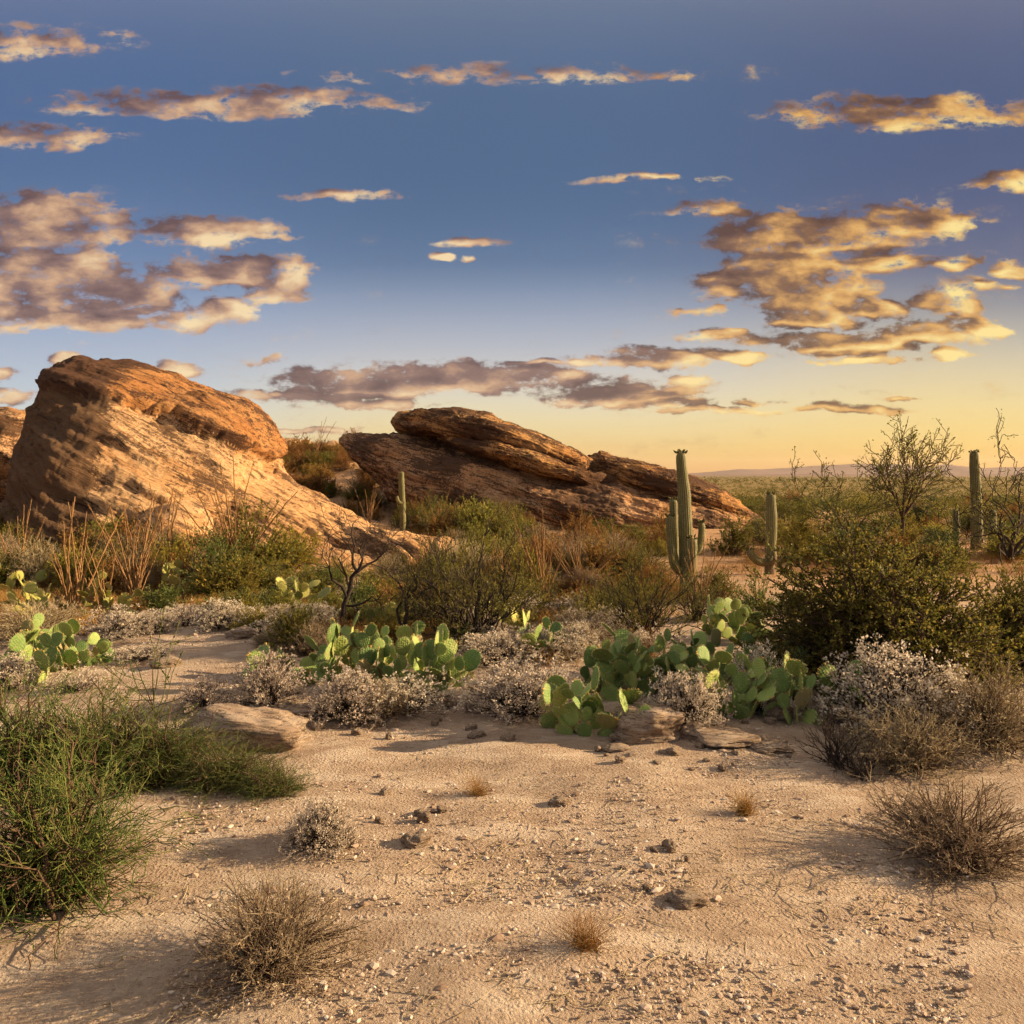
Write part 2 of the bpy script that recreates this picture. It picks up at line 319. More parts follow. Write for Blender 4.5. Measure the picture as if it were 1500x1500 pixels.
def rock_mat(name, dip, light, mid_, dark, varnish=.5, scale=1.0, stain_shade=None):
    m, T, o = newmat(name); tcn = T.new('ShaderNodeTexCoord')
    p0 = tcn.outputs['Object']
    wv = T.new('ShaderNodeTexNoise'); T.put(wv.inputs['Vector'], p0); wv.inputs['Scale'].default_value = .45 * scale; wv.inputs['Detail'].default_value = 4
    p1 = T.vm('ADD', p0, T.vm('MULTIPLY', T.vm('SUBTRACT', wv.outputs['Color'], (.5, .5, .5)), (.55 / scale,) * 3))
    r = T.mapping(p1, rot=(0, -dip, 0))
    st1 = T.noise(T.mapping(r, scale=(.09, .22, 1.7)), 2.0 * scale, 9, .70)
    st2 = T.noise(T.mapping(r, scale=(.09, .25, 1.7)), 7 * scale, 9, .74)
    dash = T.noise(T.mapping(r, scale=(.26, .6, 2.6)), 3.3 * scale, 8, .74)
    pat = T.noise(T.mapping(r, scale=(.6, 1, 1.2)), .55 * scale, 7, .66, .4)
    fine = T.noise(p0, 13 * scale, 8, .74)
    tint = T.noise(p0, .35 * scale, 3, .5)
    c = T.ramp(st2, [(.30, mid_), (.46, light), (.56, tuple(.75 * a + .25 * b for a, b in zip(light, mid_))), (.70, mid_)])
    c = T.mix(T.m('MULTIPLY', T.smooth(tint, .42, .62), .45), c, (light[0] * 1.0, light[1] * .78, light[2] * .55, 1))
    c = T.mix(T.m('MULTIPLY', T.smooth(st1, .48, .58), .8), c, (*mid_, 1))
    c = T.mix(T.m('MULTIPLY', T.smooth(dash, .515, .60), .85), c, (*dark, 1))
    c = T.mix(T.m('MULTIPLY', T.smooth(fine, .52, .64), .65), c, (*dark, 1))
    va = T.m('ADD', pat, T.m('ADD', T.m('MULTIPLY', T.m('SUBTRACT', st2, .5), .6), T.m('MULTIPLY', T.m('SUBTRACT', fine, .5), .5)))
    if stain_shade is not None:       # desert varnish with painted-in shade, darkening the left end of the rock
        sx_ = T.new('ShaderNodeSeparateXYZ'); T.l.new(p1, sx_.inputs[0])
        va = T.m('ADD', va, T.m('MULTIPLY', T.smooth(T.m('ADD', sx_.outputs[0], T.m('MULTIPLY', sx_.outputs[2], .28)), stain_shade + .8, stain_shade - .8), .42))
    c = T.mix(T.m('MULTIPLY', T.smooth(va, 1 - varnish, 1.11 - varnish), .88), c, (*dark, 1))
    vj = T.new('ShaderNodeTexVoronoi', feature='DISTANCE_TO_EDGE'); T.put(vj.inputs['Vector'], T.vm('ADD', T.mapping(r, scale=(.16, .4, .8)), T.vm('MULTIPLY', T.vm('SUBTRACT', wv.outputs['Color'], (.5, .5, .5)), (.5, .5, .5)))); vj.inputs['Scale'].default_value = .9 * scale
    joint = T.m('MULTIPLY', T.smooth(vj.outputs['Distance'], .018, .003), T.smooth(dash, .48, .56))
    c = T.mix(T.m('MULTIPLY', joint, .6), c, tuple(k * .5 for k in dark) + (1,)); dash = T.m('ADD', dash, T.m('MULTIPLY', joint, .9))
    hgt = T.m('ADD', T.m('MULTIPLY', st2, .8), T.m('ADD', T.m('MULTIPLY', fine, .5), T.m('MULTIPLY', dash, -.5)))
    princ(T, o, c, .9, .1, hgt, .85, .17 / scale); return m
DIP = math.radians(24)
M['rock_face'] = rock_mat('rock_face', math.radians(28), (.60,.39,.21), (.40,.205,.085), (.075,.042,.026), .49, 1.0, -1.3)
M['rock_toe'] = rock_mat('rock_toe', math.radians(28), (.60,.39,.21), (.40,.205,.085), (.075,.042,.026), .46)
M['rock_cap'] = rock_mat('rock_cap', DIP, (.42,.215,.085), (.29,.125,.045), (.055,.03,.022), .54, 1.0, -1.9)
M['rock_far'] = rock_mat('rock_far', math.radians(17), (.54,.33,.18), (.32,.16,.07), (.065,.036,.024), .56, .8)
M['rock_slab'] = rock_mat('rock_slab', math.radians(17), (.50,.28,.11), (.29,.14,.05), (.06,.032,.022), .57, .8)
M['stone'] = rock_mat('stone', .1, (.42,.33,.25), (.28,.20,.14), (.09,.065,.05), .45, 5.0)
M['pebble'] = leafmat('pebble', [(.22,.15,.10), (.38,.28,.20), (.52,.42,.32), (.62,.54,.45)], 0, .9)

def ground_mat():
    m, T, o = newmat('desert_ground'); tcn = T.new('ShaderNodeTexCoord'); p = tcn.outputs['Object']
    n1 = T.noise(p, .35, 6, .6); n2 = T.noise(p, 3.0, 8, .7); n3 = T.noise(p, 28, 6, .7); n4 = T.noise(p, 110, 3, .7)
    c = T.ramp(n2, [(.25, (.33,.235,.165)), (.5, (.44,.33,.24)), (.75, (.54,.43,.32))])
    c = T.mix(T.m('MULTIPLY', T.smooth(T.noise(p, 1.1, 7, .72), .50, .62), .5), c, (.29,.20,.14,1))
    c = T.mix(T.m('MULTIPLY', T.smooth(n3, .52, .70), .65), c, (.27,.175,.11,1))
    c = T.mix(T.m('MULTIPLY', T.smooth(n4, .60, .75), .5), c, (.66,.55,.43,1))
    sy = T.new('ShaderNodeSeparateXYZ'); T.l.new(p, sy.inputs[0])
    crust = T.noise(T.mapping(p, scale=(.55, 1.5, 1)), 1.7, 7, .68, .6)
    c = T.mix(T.m('MULTIPLY', T.smooth(crust, .52, .60), .55), c, (.60,.49,.38,1)); c = T.mix(T.m('MULTIPLY', T.smooth(crust, .46, .38), .45), c, (.25,.17,.115,1))
    far = T.smooth(T.m('ADD', sy.outputs[1], T.m('MULTIPLY', T.m('SUBTRACT', n1, .5), 16)), 13, 24)
    c = T.mix(T.m('MULTIPLY', far, .8), c, T.ramp(n2, [(.3, (.36,.19,.085)), (.6, (.46,.27,.13)), (.8, (.42,.28,.15))]))
    scr = T.smooth(sy.outputs[1], 60, 160)
    c = T.mix(T.m('MULTIPLY', scr, .8), c, T.ramp(T.noise(p, .06, 6, .7), [(.35, (.10,.085,.025)), (.6, (.22,.16,.05))]))
    vo = T.new('ShaderNodeTexVoronoi'); T.put(vo.inputs['Vector'], p); vo.inputs['Scale'].default_value = 34
    h = T.m('ADD', T.m('MULTIPLY', n3, .8), T.m('ADD', T.m('MULTIPLY', n4, .35), T.m('MULTIPLY', T.smooth(vo.outputs['Distance'], .5, .1), .3)))
    princ(T, o, c, .95, .05, h, .9, .05); return m
M['ground'] = ground_mat()
m_, T_, o_ = newmat('far_mountain'); princ(T_, o_, T_.ramp(T_.noise(T_.new('ShaderNodeTexCoord').outputs['Object'], .002, 5), [(.3, (.17,.12,.10)), (.7, (.24,.17,.14))]), 1, 0); M['mountain'] = m_

# ------------------------------------------------------------------ object helpers
def empty(name, loc, label, cat, group=None, kind=None):
    o = bpy.data.objects.new(name, None); COL.objects.link(o); o.location = loc; o.empty_display_size = .2
    tag(o, label, cat, group, kind); return o
def tag(o, label=None, cat=None, group=None, kind=None):
    if label: o['label'] = label
    if cat: o['category'] = cat
    if group: o['group'] = group
    if kind: o['kind'] = kind
    return o
def obj(name, me, parent=None, loc=(0, 0, 0)):
    o = bpy.data.objects.new(name, me); COL.objects.link(o); o.location = loc
    if parent: o.parent = parent
    return o

# ------------------------------------------------------------------ ground and mountains
def build_ground():
    a = np.sinh(np.linspace(-1, 1, 561) * 8.2); xs = a / a.max() * 9000
    b = np.sinh(np.linspace(0, 1, 640) * 8.4); ys = np.concatenate([[-3000, -600, -120, -40, -14, -6, -2.5], b / b.max() * 11000])
    X, Y = np.meshgrid(xs, ys); x = X.ravel(); y = Y.ravel(); z = terrain(x, y)
    p = np.stack([x, y, 0 * x], 1); near = S(26, 12, np.hypot(x, y)) * S(0, 3, y)
    z = z + near * (.010 * fbm(p * 5, 2) + .035 * np.abs(fbm(p * np.array([.7, 1.5, 1]) + 3, 3)) - .012)
    nx, ny = len(xs), len(ys); i = (np.arange(ny - 1)[:, None] * nx + np.arange(nx - 1)[None]).ravel()
    mb = MB(); mb.add(np.stack([x, y, z], 1), np.stack([i, i + 1, i + nx + 1, i + nx], 1))
    tag(obj('ground', mb.mesh('ground', M['ground'])), 'sandy desert floor with gravel and dry litter', 'ground', kind='structure')
build_ground()
def ridge(name, Y, pts, seed, label):
    xs = np.linspace(pts[0][0], pts[-1][0], 420); top = np.interp(xs, [p[0] for p in pts], [p[1] for p in pts])
    x = (xs - 750) / F * Y; zt = EYE + (HOR - top) / F * Y
    mb = MB(); rows = []
    for k, (dy, fz) in enumerate([(-900, 0), (-600, .28), (-350, .6), (-120, .9), (0, 1), (300, .6), (900, 0)]):
        n = fbm(np.stack([x * .004, np.full_like(x, dy * .004), np.full_like(x, seed)], 1), 4)
        rows.append(np.stack([x, np.full_like(x, Y + dy) + 120 * n, -12 + (zt + 12) * np.clip(fz * (1 + .10 * n), 0, 1.05) * S(pts[0][0], pts[0][0] + 60, xs)], 1))
    V = np.concatenate(rows); nx = len(xs); i = (np.arange(len(rows) - 1)[:, None] * nx + np.arange(nx - 1)[None]).ravel()
    mb.add(V, np.stack([i, i + 1, i + nx + 1, i + nx], 1))
    tag(obj(name, mb.mesh(name, M['mountain'])), label, 'hills', kind='structure')
ridge('mountains', 7800, [(930,700),(1010,693),(1050,690),(1085,687),(1120,688),(1165,685),(1195,683),(1240,681),(1262,679),(1290,681),(1320,680),(1360,683),(1385,680),(1410,683),(1450,686),(1500,684),(1600,688),(1800,690),(2100,700)], 1.5, 'hazy lilac mountain range along the far horizon')
ridge('foothills', 5200, [(900,699),(1000,696),(1100,695),(1200,694),(1300,694),(1400,695),(1500,694),(1700,695),(2000,700)], 7.5, 'low dusky foothills below the far mountains')

# ------------------------------------------------------------------ big rocks
def loft(st, mat, name, nx=300, nt=150, dip=DIP, amp=(.35, .22, .07), seed=0., e=1.0, origin=Vector((0, 0, 0)), side=(-.75, -.75), ledge=None):
    """st: (px, py_top, py_bottom, Y, half depth, lean) stations of a rock body along the picture's x"""
    st = np.array(st, float); t = np.linspace(0, 1, nx)
    arc = np.concatenate([[0], np.cumsum(np.hypot(np.diff(st[:, 0]), np.diff(st[:, 1])))]); arc /= arc[-1]
    t = np.sort(np.concatenate([t[::1]])) ; C = [np.interp(t, arc, st[:, k]) for k in range(6)]
    ker = np.hanning(9); ker /= ker.sum()
    sm = lambda a: np.convolve(np.pad(a, 4, mode='edge'), ker, 'valid')
    px, pt, pb, Y, hd, ln = [sm(c) for c in C]
    zt = EYE + (HOR - pt) / F * Y; zb = EYE + (HOR - pb) / F * Y; x = (px - 750) / F * (Y + (side[0] + (side[1] - side[0]) * t) * hd)
    zc, hz = (zt + zb) / 2, np.maximum((zt - zb) / 2, .01)
    th = np.linspace(0, 2 * math.pi, nt, endpoint=False); c, s = np.cos(th), np.sin(th)
    cc = np.sign(c) * np.abs(c) ** e; ss = np.sign(s) * np.abs(s) ** e
    Z = zc[:, None] + hz[:, None] * ss[None]; Yy = Y[:, None] + hd[:, None] * cc[None] + ln[:, None] * hz[:, None] * ss[None]
    X = np.broadcast_to(x[:, None], Z.shape)
    V = np.stack([X, Yy, Z], -1)
    du = np.gradient(V, axis=0); dv = np.roll(V, -1, 1) - np.roll(V, 1, 1)
    N = nrm(np.cross(dv, du)); cen = np.stack([x, Y, zc], 1)[:, None]
    flip = np.sign((N * (V - cen)).sum(-1).mean()); N = N * flip
    p = V.reshape(-1, 3); cd, sd_ = math.cos(dip), math.sin(dip)
    q = np.stack([p[:, 0] * cd - p[:, 2] * sd_, p[:, 1], p[:, 0] * sd_ + p[:, 2] * cd], 1)   # strata frame: third axis across the layers
    warp = fbm(p * .35 + seed, 3) * .6
    lay = q[:, 2] + .35 * warp
    big = fbm(p * .42 + seed * 3, 4) * amp[0]
    lay = lay + .25 * vnoise(np.stack([q[:, 0] * .5, q[:, 1] * .6, q[:, 2] * .3], 1))
    def saw(per, f, k):       # overhanging lips of the layers, broken up along their length
        ph = lay / per + .35 * vnoise(np.stack([q[:, 0] * .12, q[:, 1] * .2, lay * .3 + k], 1)); fr = ph - np.floor(ph)
        hgt = .5 + .5 * vnoise(np.stack([q[:, 0] * f, q[:, 1] * f * 1.4, np.floor(ph) * 7.7 + k], 1))
        return (np.minimum(fr / .86, (1 - fr) / .14) - .5) * hgt
    led = 1.2 * saw(1.25, .28, seed) + .75 * saw(.52, .45, seed + 3) + .45 * saw(.21, .8, seed + 5)
    fin = .6 * fbm(np.stack([q[:, 0] * .5, q[:, 1] * .8, lay * 5], 1) + seed, 5, .62) + .3 * fbm(p * 3.1 + seed, 4, .6)
    d = big + amp[1] * led + amp[2] * fin
    mi = np.zeros(len(p), int)
    if ledge is not None:     # weathered upper layer: stands proud above a line given in the picture
        pxv = 750 + p[:, 0] * F / (p[:, 1]); pyv = HOR - (p[:, 2] - EYE) * F / p[:, 1]
        lp = np.interp(pxv, [l[0] for l in ledge], [l[1] for l in ledge]) + 7 * vnoise(p * 1.3) + 4 * vnoise(p * 3.7)
        over = S(3, -3, pyv - lp); under = np.exp(-((pyv - lp - 5) / 5) ** 2) * S(150, 240, pxv)
        d = d + .26 * over - .18 * under; mi = (pyv < lp).astype(int)
    fade = np.minimum(1, np.minimum(np.arange(nx), np.arange(nx)[::-1]) / 10)[:, None]
    V = V + N * (d.reshape(nx, nt) * np.minimum(1, hz[:, None] / .5) * fade)[..., None]
    V = V.reshape(-1, 3) - np.array(origin)
    i = np.arange(nx - 1)[:, None] * nt; j = np.arange(nt)[None]; j2 = (j + 1) % nt
    f = np.stack(np.broadcast_arrays(i + j, i + nt + j, i + nt + j2, i + j2), -1).reshape(-1, 4)
    if flip < 0: f = f[:, ::-1]
    mb = MB(); nf = (nx - 1) * nt; mb.add(V, f); mb.mi[-1] = mi.reshape(nx, nt)[:-1].ravel()
    for e0 in (0, nx - 1):
        ring = np.arange(nt) + e0 * nt; cv = V[ring].mean(0)
        mb.add(np.vstack([V[ring], cv]), np.stack([np.arange(nt), (np.arange(nt) + 1) % nt, np.full(nt, nt)], 1))
    return mb.mesh(name, mat)

O1 = on_ground(300, 28)
r1 = empty('rock_outcrop', O1, 'huge lit sandstone outcrop at left with overhanging rust coloured cap', 'rock')
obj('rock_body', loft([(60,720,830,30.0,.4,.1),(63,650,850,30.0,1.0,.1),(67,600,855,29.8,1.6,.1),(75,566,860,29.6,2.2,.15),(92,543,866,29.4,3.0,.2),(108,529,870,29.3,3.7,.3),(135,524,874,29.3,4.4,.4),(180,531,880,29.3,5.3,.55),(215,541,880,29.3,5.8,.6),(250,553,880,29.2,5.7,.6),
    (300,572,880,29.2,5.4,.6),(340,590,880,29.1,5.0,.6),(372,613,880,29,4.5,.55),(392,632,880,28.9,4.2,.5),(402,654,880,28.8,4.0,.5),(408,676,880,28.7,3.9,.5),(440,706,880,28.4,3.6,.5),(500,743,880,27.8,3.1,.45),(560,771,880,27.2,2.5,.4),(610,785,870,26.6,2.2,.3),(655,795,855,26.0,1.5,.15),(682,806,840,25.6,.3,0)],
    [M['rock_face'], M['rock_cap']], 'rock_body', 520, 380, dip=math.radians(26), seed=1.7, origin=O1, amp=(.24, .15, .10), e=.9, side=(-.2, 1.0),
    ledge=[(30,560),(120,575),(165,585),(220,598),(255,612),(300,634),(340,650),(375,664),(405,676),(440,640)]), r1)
obj('rock_toe', loft([(290,760,860,25.5,.2,0),(330,772,870,25.3,1.0,.3),(400,782,880,25,1.5,.4),(470,800,880,24.8,1.5,.4),(540,818,880,24.6,1.1,.3),(590,832,870,24.5,.3,0)], M['rock_toe'], 'rock_toe', 240, 160, dip=math.radians(26), seed=6.1, origin=O1, amp=(.15, .12, .08)), r1)

O2 = on_ground(800, 47)
r2 = empty('rock_outcrop', O2, 'long dark tilted rock outcrop behind the tall saguaro, middle distance', 'rock')
obj('rock_body', loft([(496,641,650,49,.3,0),(503,635,662,49,1.6,.1),(530,633,690,49,3,.2),(575,630,735,48.6,4.4,.3),(640,638,790,48.2,5.6,.5),(720,654,800,47.6,6.2,.6),(800,674,800,47,6.4,.65),(880,692,800,46.4,6.2,.65),(960,708,800,45.6,5.5,.6),
    (1040,729,800,44.8,4.4,.5),(1090,748,795,44.2,2.6,.3),(1124,764,785,44,.4,0)], M['rock_far'], 'rock_body', 520, 300, dip=math.radians(15), seed=9.3, origin=O2, amp=(.24, .24, .14)), r2)
for st_, sd_n in (([(572,617,620,48.5,.3,0),(577,609,628,48.5,1.4,0),(592,604,634,48.4,2.6,.1),(615,601,640,48.2,3.4,.2),(680,606,652,47.8,4.2,.3),(740,620,668,47.4,4.6,.35),(800,641,684,47,4.3,.35),(845,660,694,46.6,3.4,.3),(885,682,700,46.3,1.2,.1),(905,694,699,46,.2,0)], 2.9),
    ([(640,640,643,46.2,.2,0),(660,636,654,46,1.8,.2),(720,642,676,45.6,3.2,.3),(790,662,700,45.2,3.6,.35),(850,682,716,44.9,3.2,.3),(900,702,724,44.6,1.6,.1),(925,714,722,44.4,.2,0)], 7.7),
    ([(860,674,684,46.6,.3,0),(868,667,702,46.5,1.6,.05),(885,664,712,46.4,2.8,.15),(940,671,730,46,3.9,.3),(1000,690,748,45.4,3.9,.3),(1055,710,764,44.8,3.3,.3),(1092,736,776,44.2,2,.1),(1118,758,782,44,.5,0),(1126,768,780,44,.2,0)], 5.2),
    ([(700,700,704,43.4,.2,0),(740,700,730,43.2,1.6,.2),(820,720,760,42.8,2.6,.3),(900,740,780,42.4,2.6,.3),(970,758,786,42.1,1.6,.2),(1010,772,784,42,.2,0)], 3.4)):
    obj('rock_slab', loft(st_, M['rock_slab'] if sd_n != 3.4 else M['rock_far'], 'rock_slab', 340, 190, dip=math.radians(16), seed=sd_n, origin=O2, amp=(.16, .20, .12), e=.75), r2)
O3 = on_ground(0, 36)
r3 = empty('rock_outcrop', O3, 'low rounded brown rock at the left edge behind the big outcrop', 'rock')
obj('rock_body', loft([(-150,680,780,37,.4,0),(-110,630,800,37,2.4,.2),(-50,606,800,37,3.6,.3),(0,599,800,36.6,3.8,.3),(28,597,800,36.3,3.4,.3),(48,606,800,36,2.6,.2),(70,650,790,36,1.4,0),(80,700,780,36,.3,0)], M['rock_far'], 'rock_body', 180, 110, seed=8.8, origin=O3, side=(-.75, .75), amp=(.4, .3, .12)), r3)
O4 = on_ground(228, 23.4)
r4 = empty('rock_outcrop', O4, 'small bright rounded rock below the shaded face of the left outcrop', 'rock')
obj('rock_body', loft([(150,800,840,23.8,.2,0),(172,770,850,23.7,.8,.3),(200,742,860,23.6,1.3,.4),(235,735,860,23.5,1.5,.4),(265,746,860,23.4,1.3,.4),(290,772,850,23.4,.8,.3),(312,810,840,23.4,.2,0)], M['rock_toe'], 'rock_body', 140, 110, seed=3.3, origin=O4, amp=(.12, .07, .04)), r4)

# ------------------------------------------------------------------ loose stones and gravel
def stone_mesh(seed, flat=.5):
    bm = bmesh.new(); bmesh.ops.create_icosphere(bm, subdivisions=5, radius=.5)
    V = np.array([v.co[:] for v in bm.verts]); Fc = np.array([[v.index for v in f.verts] for f in bm.faces]); bm.free()
    V = np.sign(V) * np.abs(V * 2) ** .8 / 2
    n = nrm(V); d = .12 * fbm(V * 2.2 + seed * 5, 3) + .045 * vnoise(np.stack([V[:, 0] * 3, V[:, 1] * 3, V[:, 2] * 14 + seed], 1)) + .03 * fbm(V * 8 + seed, 3, .6)
    V = V + n * d[:, None]; V[:, 2] *= 1.0
    mb = MB(); mb.add(V, Fc); return mb.mesh('stone', M['stone'], True)
STONES = [stone_mesh(k + .37) for k in range(5)]
def stone(px, py, w, h, label, group=None, var=0, rz=0., dep=.7):
    p = G(px, py); k = p.y / F; o = obj('stone', STONES[var % 5], None, (p.x, p.y + w * k * dep * .3, p.z + h * k * .22))
    o.scale = (w * k, w * k * dep, h * k * 1.25); o.rotation_euler = (0, 0, rz); tag(o, label, 'stone', group)
for a in [
 (953,1086,116,54,'broad grey boulder in front of the prickly pears at bottom centre',0,.1,.8), (1065,1092,92,16,'flat tan slab right of the grey boulder',1,.2,.9),
 (1025,1080,52,20,'small brown stone wedged against the right end of the grey boulder',2,.6,.8), (1144,1054,42,24,'pointed tan stone under the tall right hand prickly pear',3,.3,.8),
 (1130,1102,66,11,'thin flat slab on the sand below the pointed tan stone',4,.1,.9),
 (352,1098,190,58,'wide pale ledge of rock among the green stems at bottom left',1,-.25,.6), (352,934,44,15,'flat brown stone at the back edge of the sandy patch',2,.2,.8),
 (768,1045,32,10,'pale flat stone beside the foot of the round pale brittlebush',3,.4,.8), (745,1086,24,11,'reddish stone lying alone on the open sand',0,.9,.8),
 (690,1070,20,10,'small rounded stone on open sand below the centre prickly pear',2,.9,.8),
 (545,1048,44,12,'brown stone half buried under the dark dry brush at centre left',4,.2,.8), (650,1030,30,9,'white chip of stone at the shaded edge of the dry brush',1,.2,.8),
 (240,978,44,16,'rounded pale stone beside the thin green sapling',3,.5,.8), (425,1052,70,14,'low tan ledge at the left end of the sand path',2,-.2,.7),
 (905,1102,40,9,'flat tan stone left of the grey boulder on the sand',3,.1,.8),
 (610,1240,46,18,'brown stone on the bare sand at the bottom of the view',0,.5,.8),(1010,1330,60,20,'low tan stone on bare sand at the bottom right',4,.3,.8),(820,1180,30,11,'small tan stone on bare sand at bottom centre',2,.3,.8)]:
    stone(a[0], a[1], a[2], a[3], a[4], None, a[5], a[6], a[7])
rc = random.Random(3)
for i in range(70):
    cx, cy = rc.choice([(700, 1050), (1060, 1095), (940, 1100), (620, 1055), (470, 1070), (1180, 1085), (560, 1190), (930, 1250)]); w = rc.uniform(9, 26)
    stone(cx + rc.gauss(0, 55), max(1035, cy + rc.gauss(0, 16)), w, w * rc.uniform(.35, .7), 'fist sized tan stone lying on the sand path', 'small stones on the sand path', rc.randrange(5), rc.uniform(0, 6), rc.uniform(.6, .9))
rng = np.random.default_rng(5)
def gravel():
    n = 22000
    px = rng.uniform(250, 1420, n); py = 1018 + 500 * rng.uniform(0, 1, n) ** 1.3
    k2 = rng.uniform(size=n) < .16; px[k2] = rng.uniform(120, 440, k2.sum()); py[k2] = rng.uniform(922, 1010, k2.sum())
    c = GV(px, py); keep = vnoise(c * 1.3) + .25 * rng.normal(size=n) > -.25; c = c[keep]; n = len(c)
    bm = bmesh.new(); bmesh.ops.create_icosphere(bm, subdivisions=1, radius=1); B = np.array([v.co[:] for v in bm.verts]); Fc = np.array([[v.index for v in f.verts] for f in bm.faces]); bm.free()
    s = .004 + .011 * rng.uniform(size=n) ** 3 + .016 * (rng.uniform(size=n) > .985)
    a = rng.uniform(0, 6.28, n); V = B[None] * (1 + .22 * rng.normal(size=(n, len(B), 1))) * s[:, None, None] * rng.uniform(.6, 1.4, (n, 1, 3)) * np.array([1.2, 1, .6])
    ca, sa = np.cos(a)[:, None], np.sin(a)[:, None]
    V = np.stack([V[..., 0] * ca - V[..., 1] * sa, V[..., 0] * sa + V[..., 1] * ca, V[..., 2]], -1) + c[:, None] + np.array([0, 0, .003])
    f = (Fc[None] + np.arange(n)[:, None, None] * len(B)).reshape(-1, 3)
    mb = MB(); mb.add(V.reshape(-1, 3), f); tag(obj('gravel', mb.mesh('gravel', M['pebble'], False)), 'loose pale gravel strewn over the sandy path', 'gravel', kind='stuff')
gravel()

# ------------------------------------------------------------------ plant meshes
PLANTS = {}     # kind -> list of variants; a variant is (width, height, [(part name, mesh, parent index or None), ...])
def dome(rng, n, W, H, lo=.0, hi=1.0, rough=.22):
    """points on an uneven dome of width W, height H"""
    az = rng.uniform(0, 2 * math.pi, n); el = np.arcsin(rng.uniform(lo, hi, n))
    p = np.stack([np.cos(az) * np.cos(el) * W / 2, np.sin(az) * np.cos(el) * W / 2, np.sin(el) * H], 1)
    b = 1 + rough * fbm(p / max(W, H) * 4 + rng.uniform(0, 50), 2); return p * b[:, None]
def stems_to(rng, E, k=6, spread=.12, bow=.5, jit=.03):
    n = len(E); B = np.concatenate([rng.normal(size=(n, 2)) * spread, np.zeros((n, 1)) - .02], 1)
    t = np.linspace(0, 1, k)[None, :, None]
    P = B[:, None] + (E - B)[:, None] * np.concatenate([t ** (1 + bow), t ** (1 + bow), t ** (1 - .25 * bow)], 2)
    w = np.cumsum(rng.normal(size=(n, k, 3)), 1) * jit; w[:, 0] = 0; return P + w
def side_twigs(rng, P, m, L, k=4, out=.7, up=.4, lo=.35):
    n, K, _ = P.shape; idx = np.repeat(np.arange(n), m); t = rng.uniform(lo, 1, n * m) * (K - 1); i = np.minimum(t.astype(int), K - 2); f = (t - i)[:, None]
    a = P[idx, i] * (1 - f) + P[idx, i + 1] * f; d = nrm(P[idx, i + 1] - P[idx, i]) + out * nrm(rng.normal(size=(n * m, 3))) + np.array([0, 0, up]); d = nrm(d)
    ln = L * rng.uniform(.5, 1.2, n * m); tt = np.linspace(0, 1, k)[None, :, None]
    Q = a[:, None] + d[:, None] * ln[:, None, None] * tt; w = np.cumsum(rng.normal(size=(n * m, k, 3)), 1) * (L * .06); w[:, 0] = 0; return Q + w
def along(rng, P, per, lo=.2):
    n, K, _ = P.shape; idx = np.repeat(np.arange(n), per); t = rng.uniform(lo, 1, n * per) * (K - 1); i = np.minimum(t.astype(int), K - 2); f = (t - i)[:, None]
    return P[idx, i] * (1 - f) + P[idx, i + 1] * f, nrm(P[idx, i + 1] - P[idx, i])
def tap(n, k, r0, r1): return np.broadcast_to(np.linspace(r0, r1, k), (n, k))
def variant(kind, W, H, parts): PLANTS.setdefault(kind, []).append((W, H, parts))

for sd0 in range(4):      # pale brittlebush: dome of grey leaf rosettes on dark stems
    r = np.random.default_rng(100 + sd0); E = dome(r, (190, 130, 230, 95)[sd0], 1.1, .58, .03, 1, (.3, .45, .25, .55)[sd0]); P = stems_to(r, E, 6, .06, .3, .016)
    Q = side_twigs(r, P, 5, .16, 4, .75, .35, .45); ms = MB(); tubes(ms, P, tap(len(P), 6, .006, .0025), 4); tubes(ms, Q, tap(len(Q), 4, .003, .0015), 3)
    ml = MB(); tips = Q[:, -1]; tips = tips[r.uniform(size=len(tips)) < (.95, .8, .95, .7)[sd0]]; n = 13; base = np.repeat(tips, n, 0) + r.normal(size=(len(tips) * n, 3)) * .018
    leaves(ml, r, base, nrm(base - np.array([0, 0, -.1])) + .95 * nrm(r.normal(size=base.shape)), r.uniform(.014, .040, len(base)) * (1, 1.25, .9, 1.3)[sd0], (.55, .4, .6, .35)[sd0])
    variant('brittlebush', 1.15, .62, [('foliage', ml.mesh('foliage', M['pale'])), ('stems', ms.mesh('stems', M['bark_dark']))])
for sd0 in range(3):      # tan dry brush: tangle of pale twigs
    r = np.random.default_rng(140 + sd0); E = dome(r, 190, 1.3, .7, .05, 1); P = stems_to(r, E, 7, .09, .35, .02)
    Q = side_twigs(r, P, 8, .17, 4, .9, .2, .25); R_ = side_twigs(r, Q, 2, .07, 3, .9, .2, .3); ms = MB(); tubes(ms, P, tap(len(P), 7, .006, .0025), 4)
    ml = MB(); tubes(ml, Q, tap(len(Q), 4, .0032, .0015), 3); tubes(ml, R_, tap(len(R_), 3, .002, .0012), 3)
    base, d = along(r, Q, 3); leaves(ml, r, base, d + .8 * nrm(r.normal(size=d.shape)), r.uniform(.012, .032, len(base)), .4)
    variant('dry_brush', 1.35, .74, [('twigs', ml.mesh('twigs', M['tan'])), ('stems', ms.mesh('stems', M['bark_brown']))])
for sd0 in range(2):      # bare dark twigs
    r = np.random.default_rng(160 + sd0); E = dome(r, 34, .9, .6, .15, 1); P = stems_to(r, E, 7, .05, .3, .02)
    Q = side_twigs(r, P, 5, .22, 5, .7, .2, .3); ms = MB(); tubes(ms, P, tap(len(P), 7, .008, .003), 4); tubes(ms, Q, tap(len(Q), 5, .0035, .0018), 3)
    variant('bare_bush', .95, .65, [('stems', ms.mesh('stems', M['bark_dark']))])
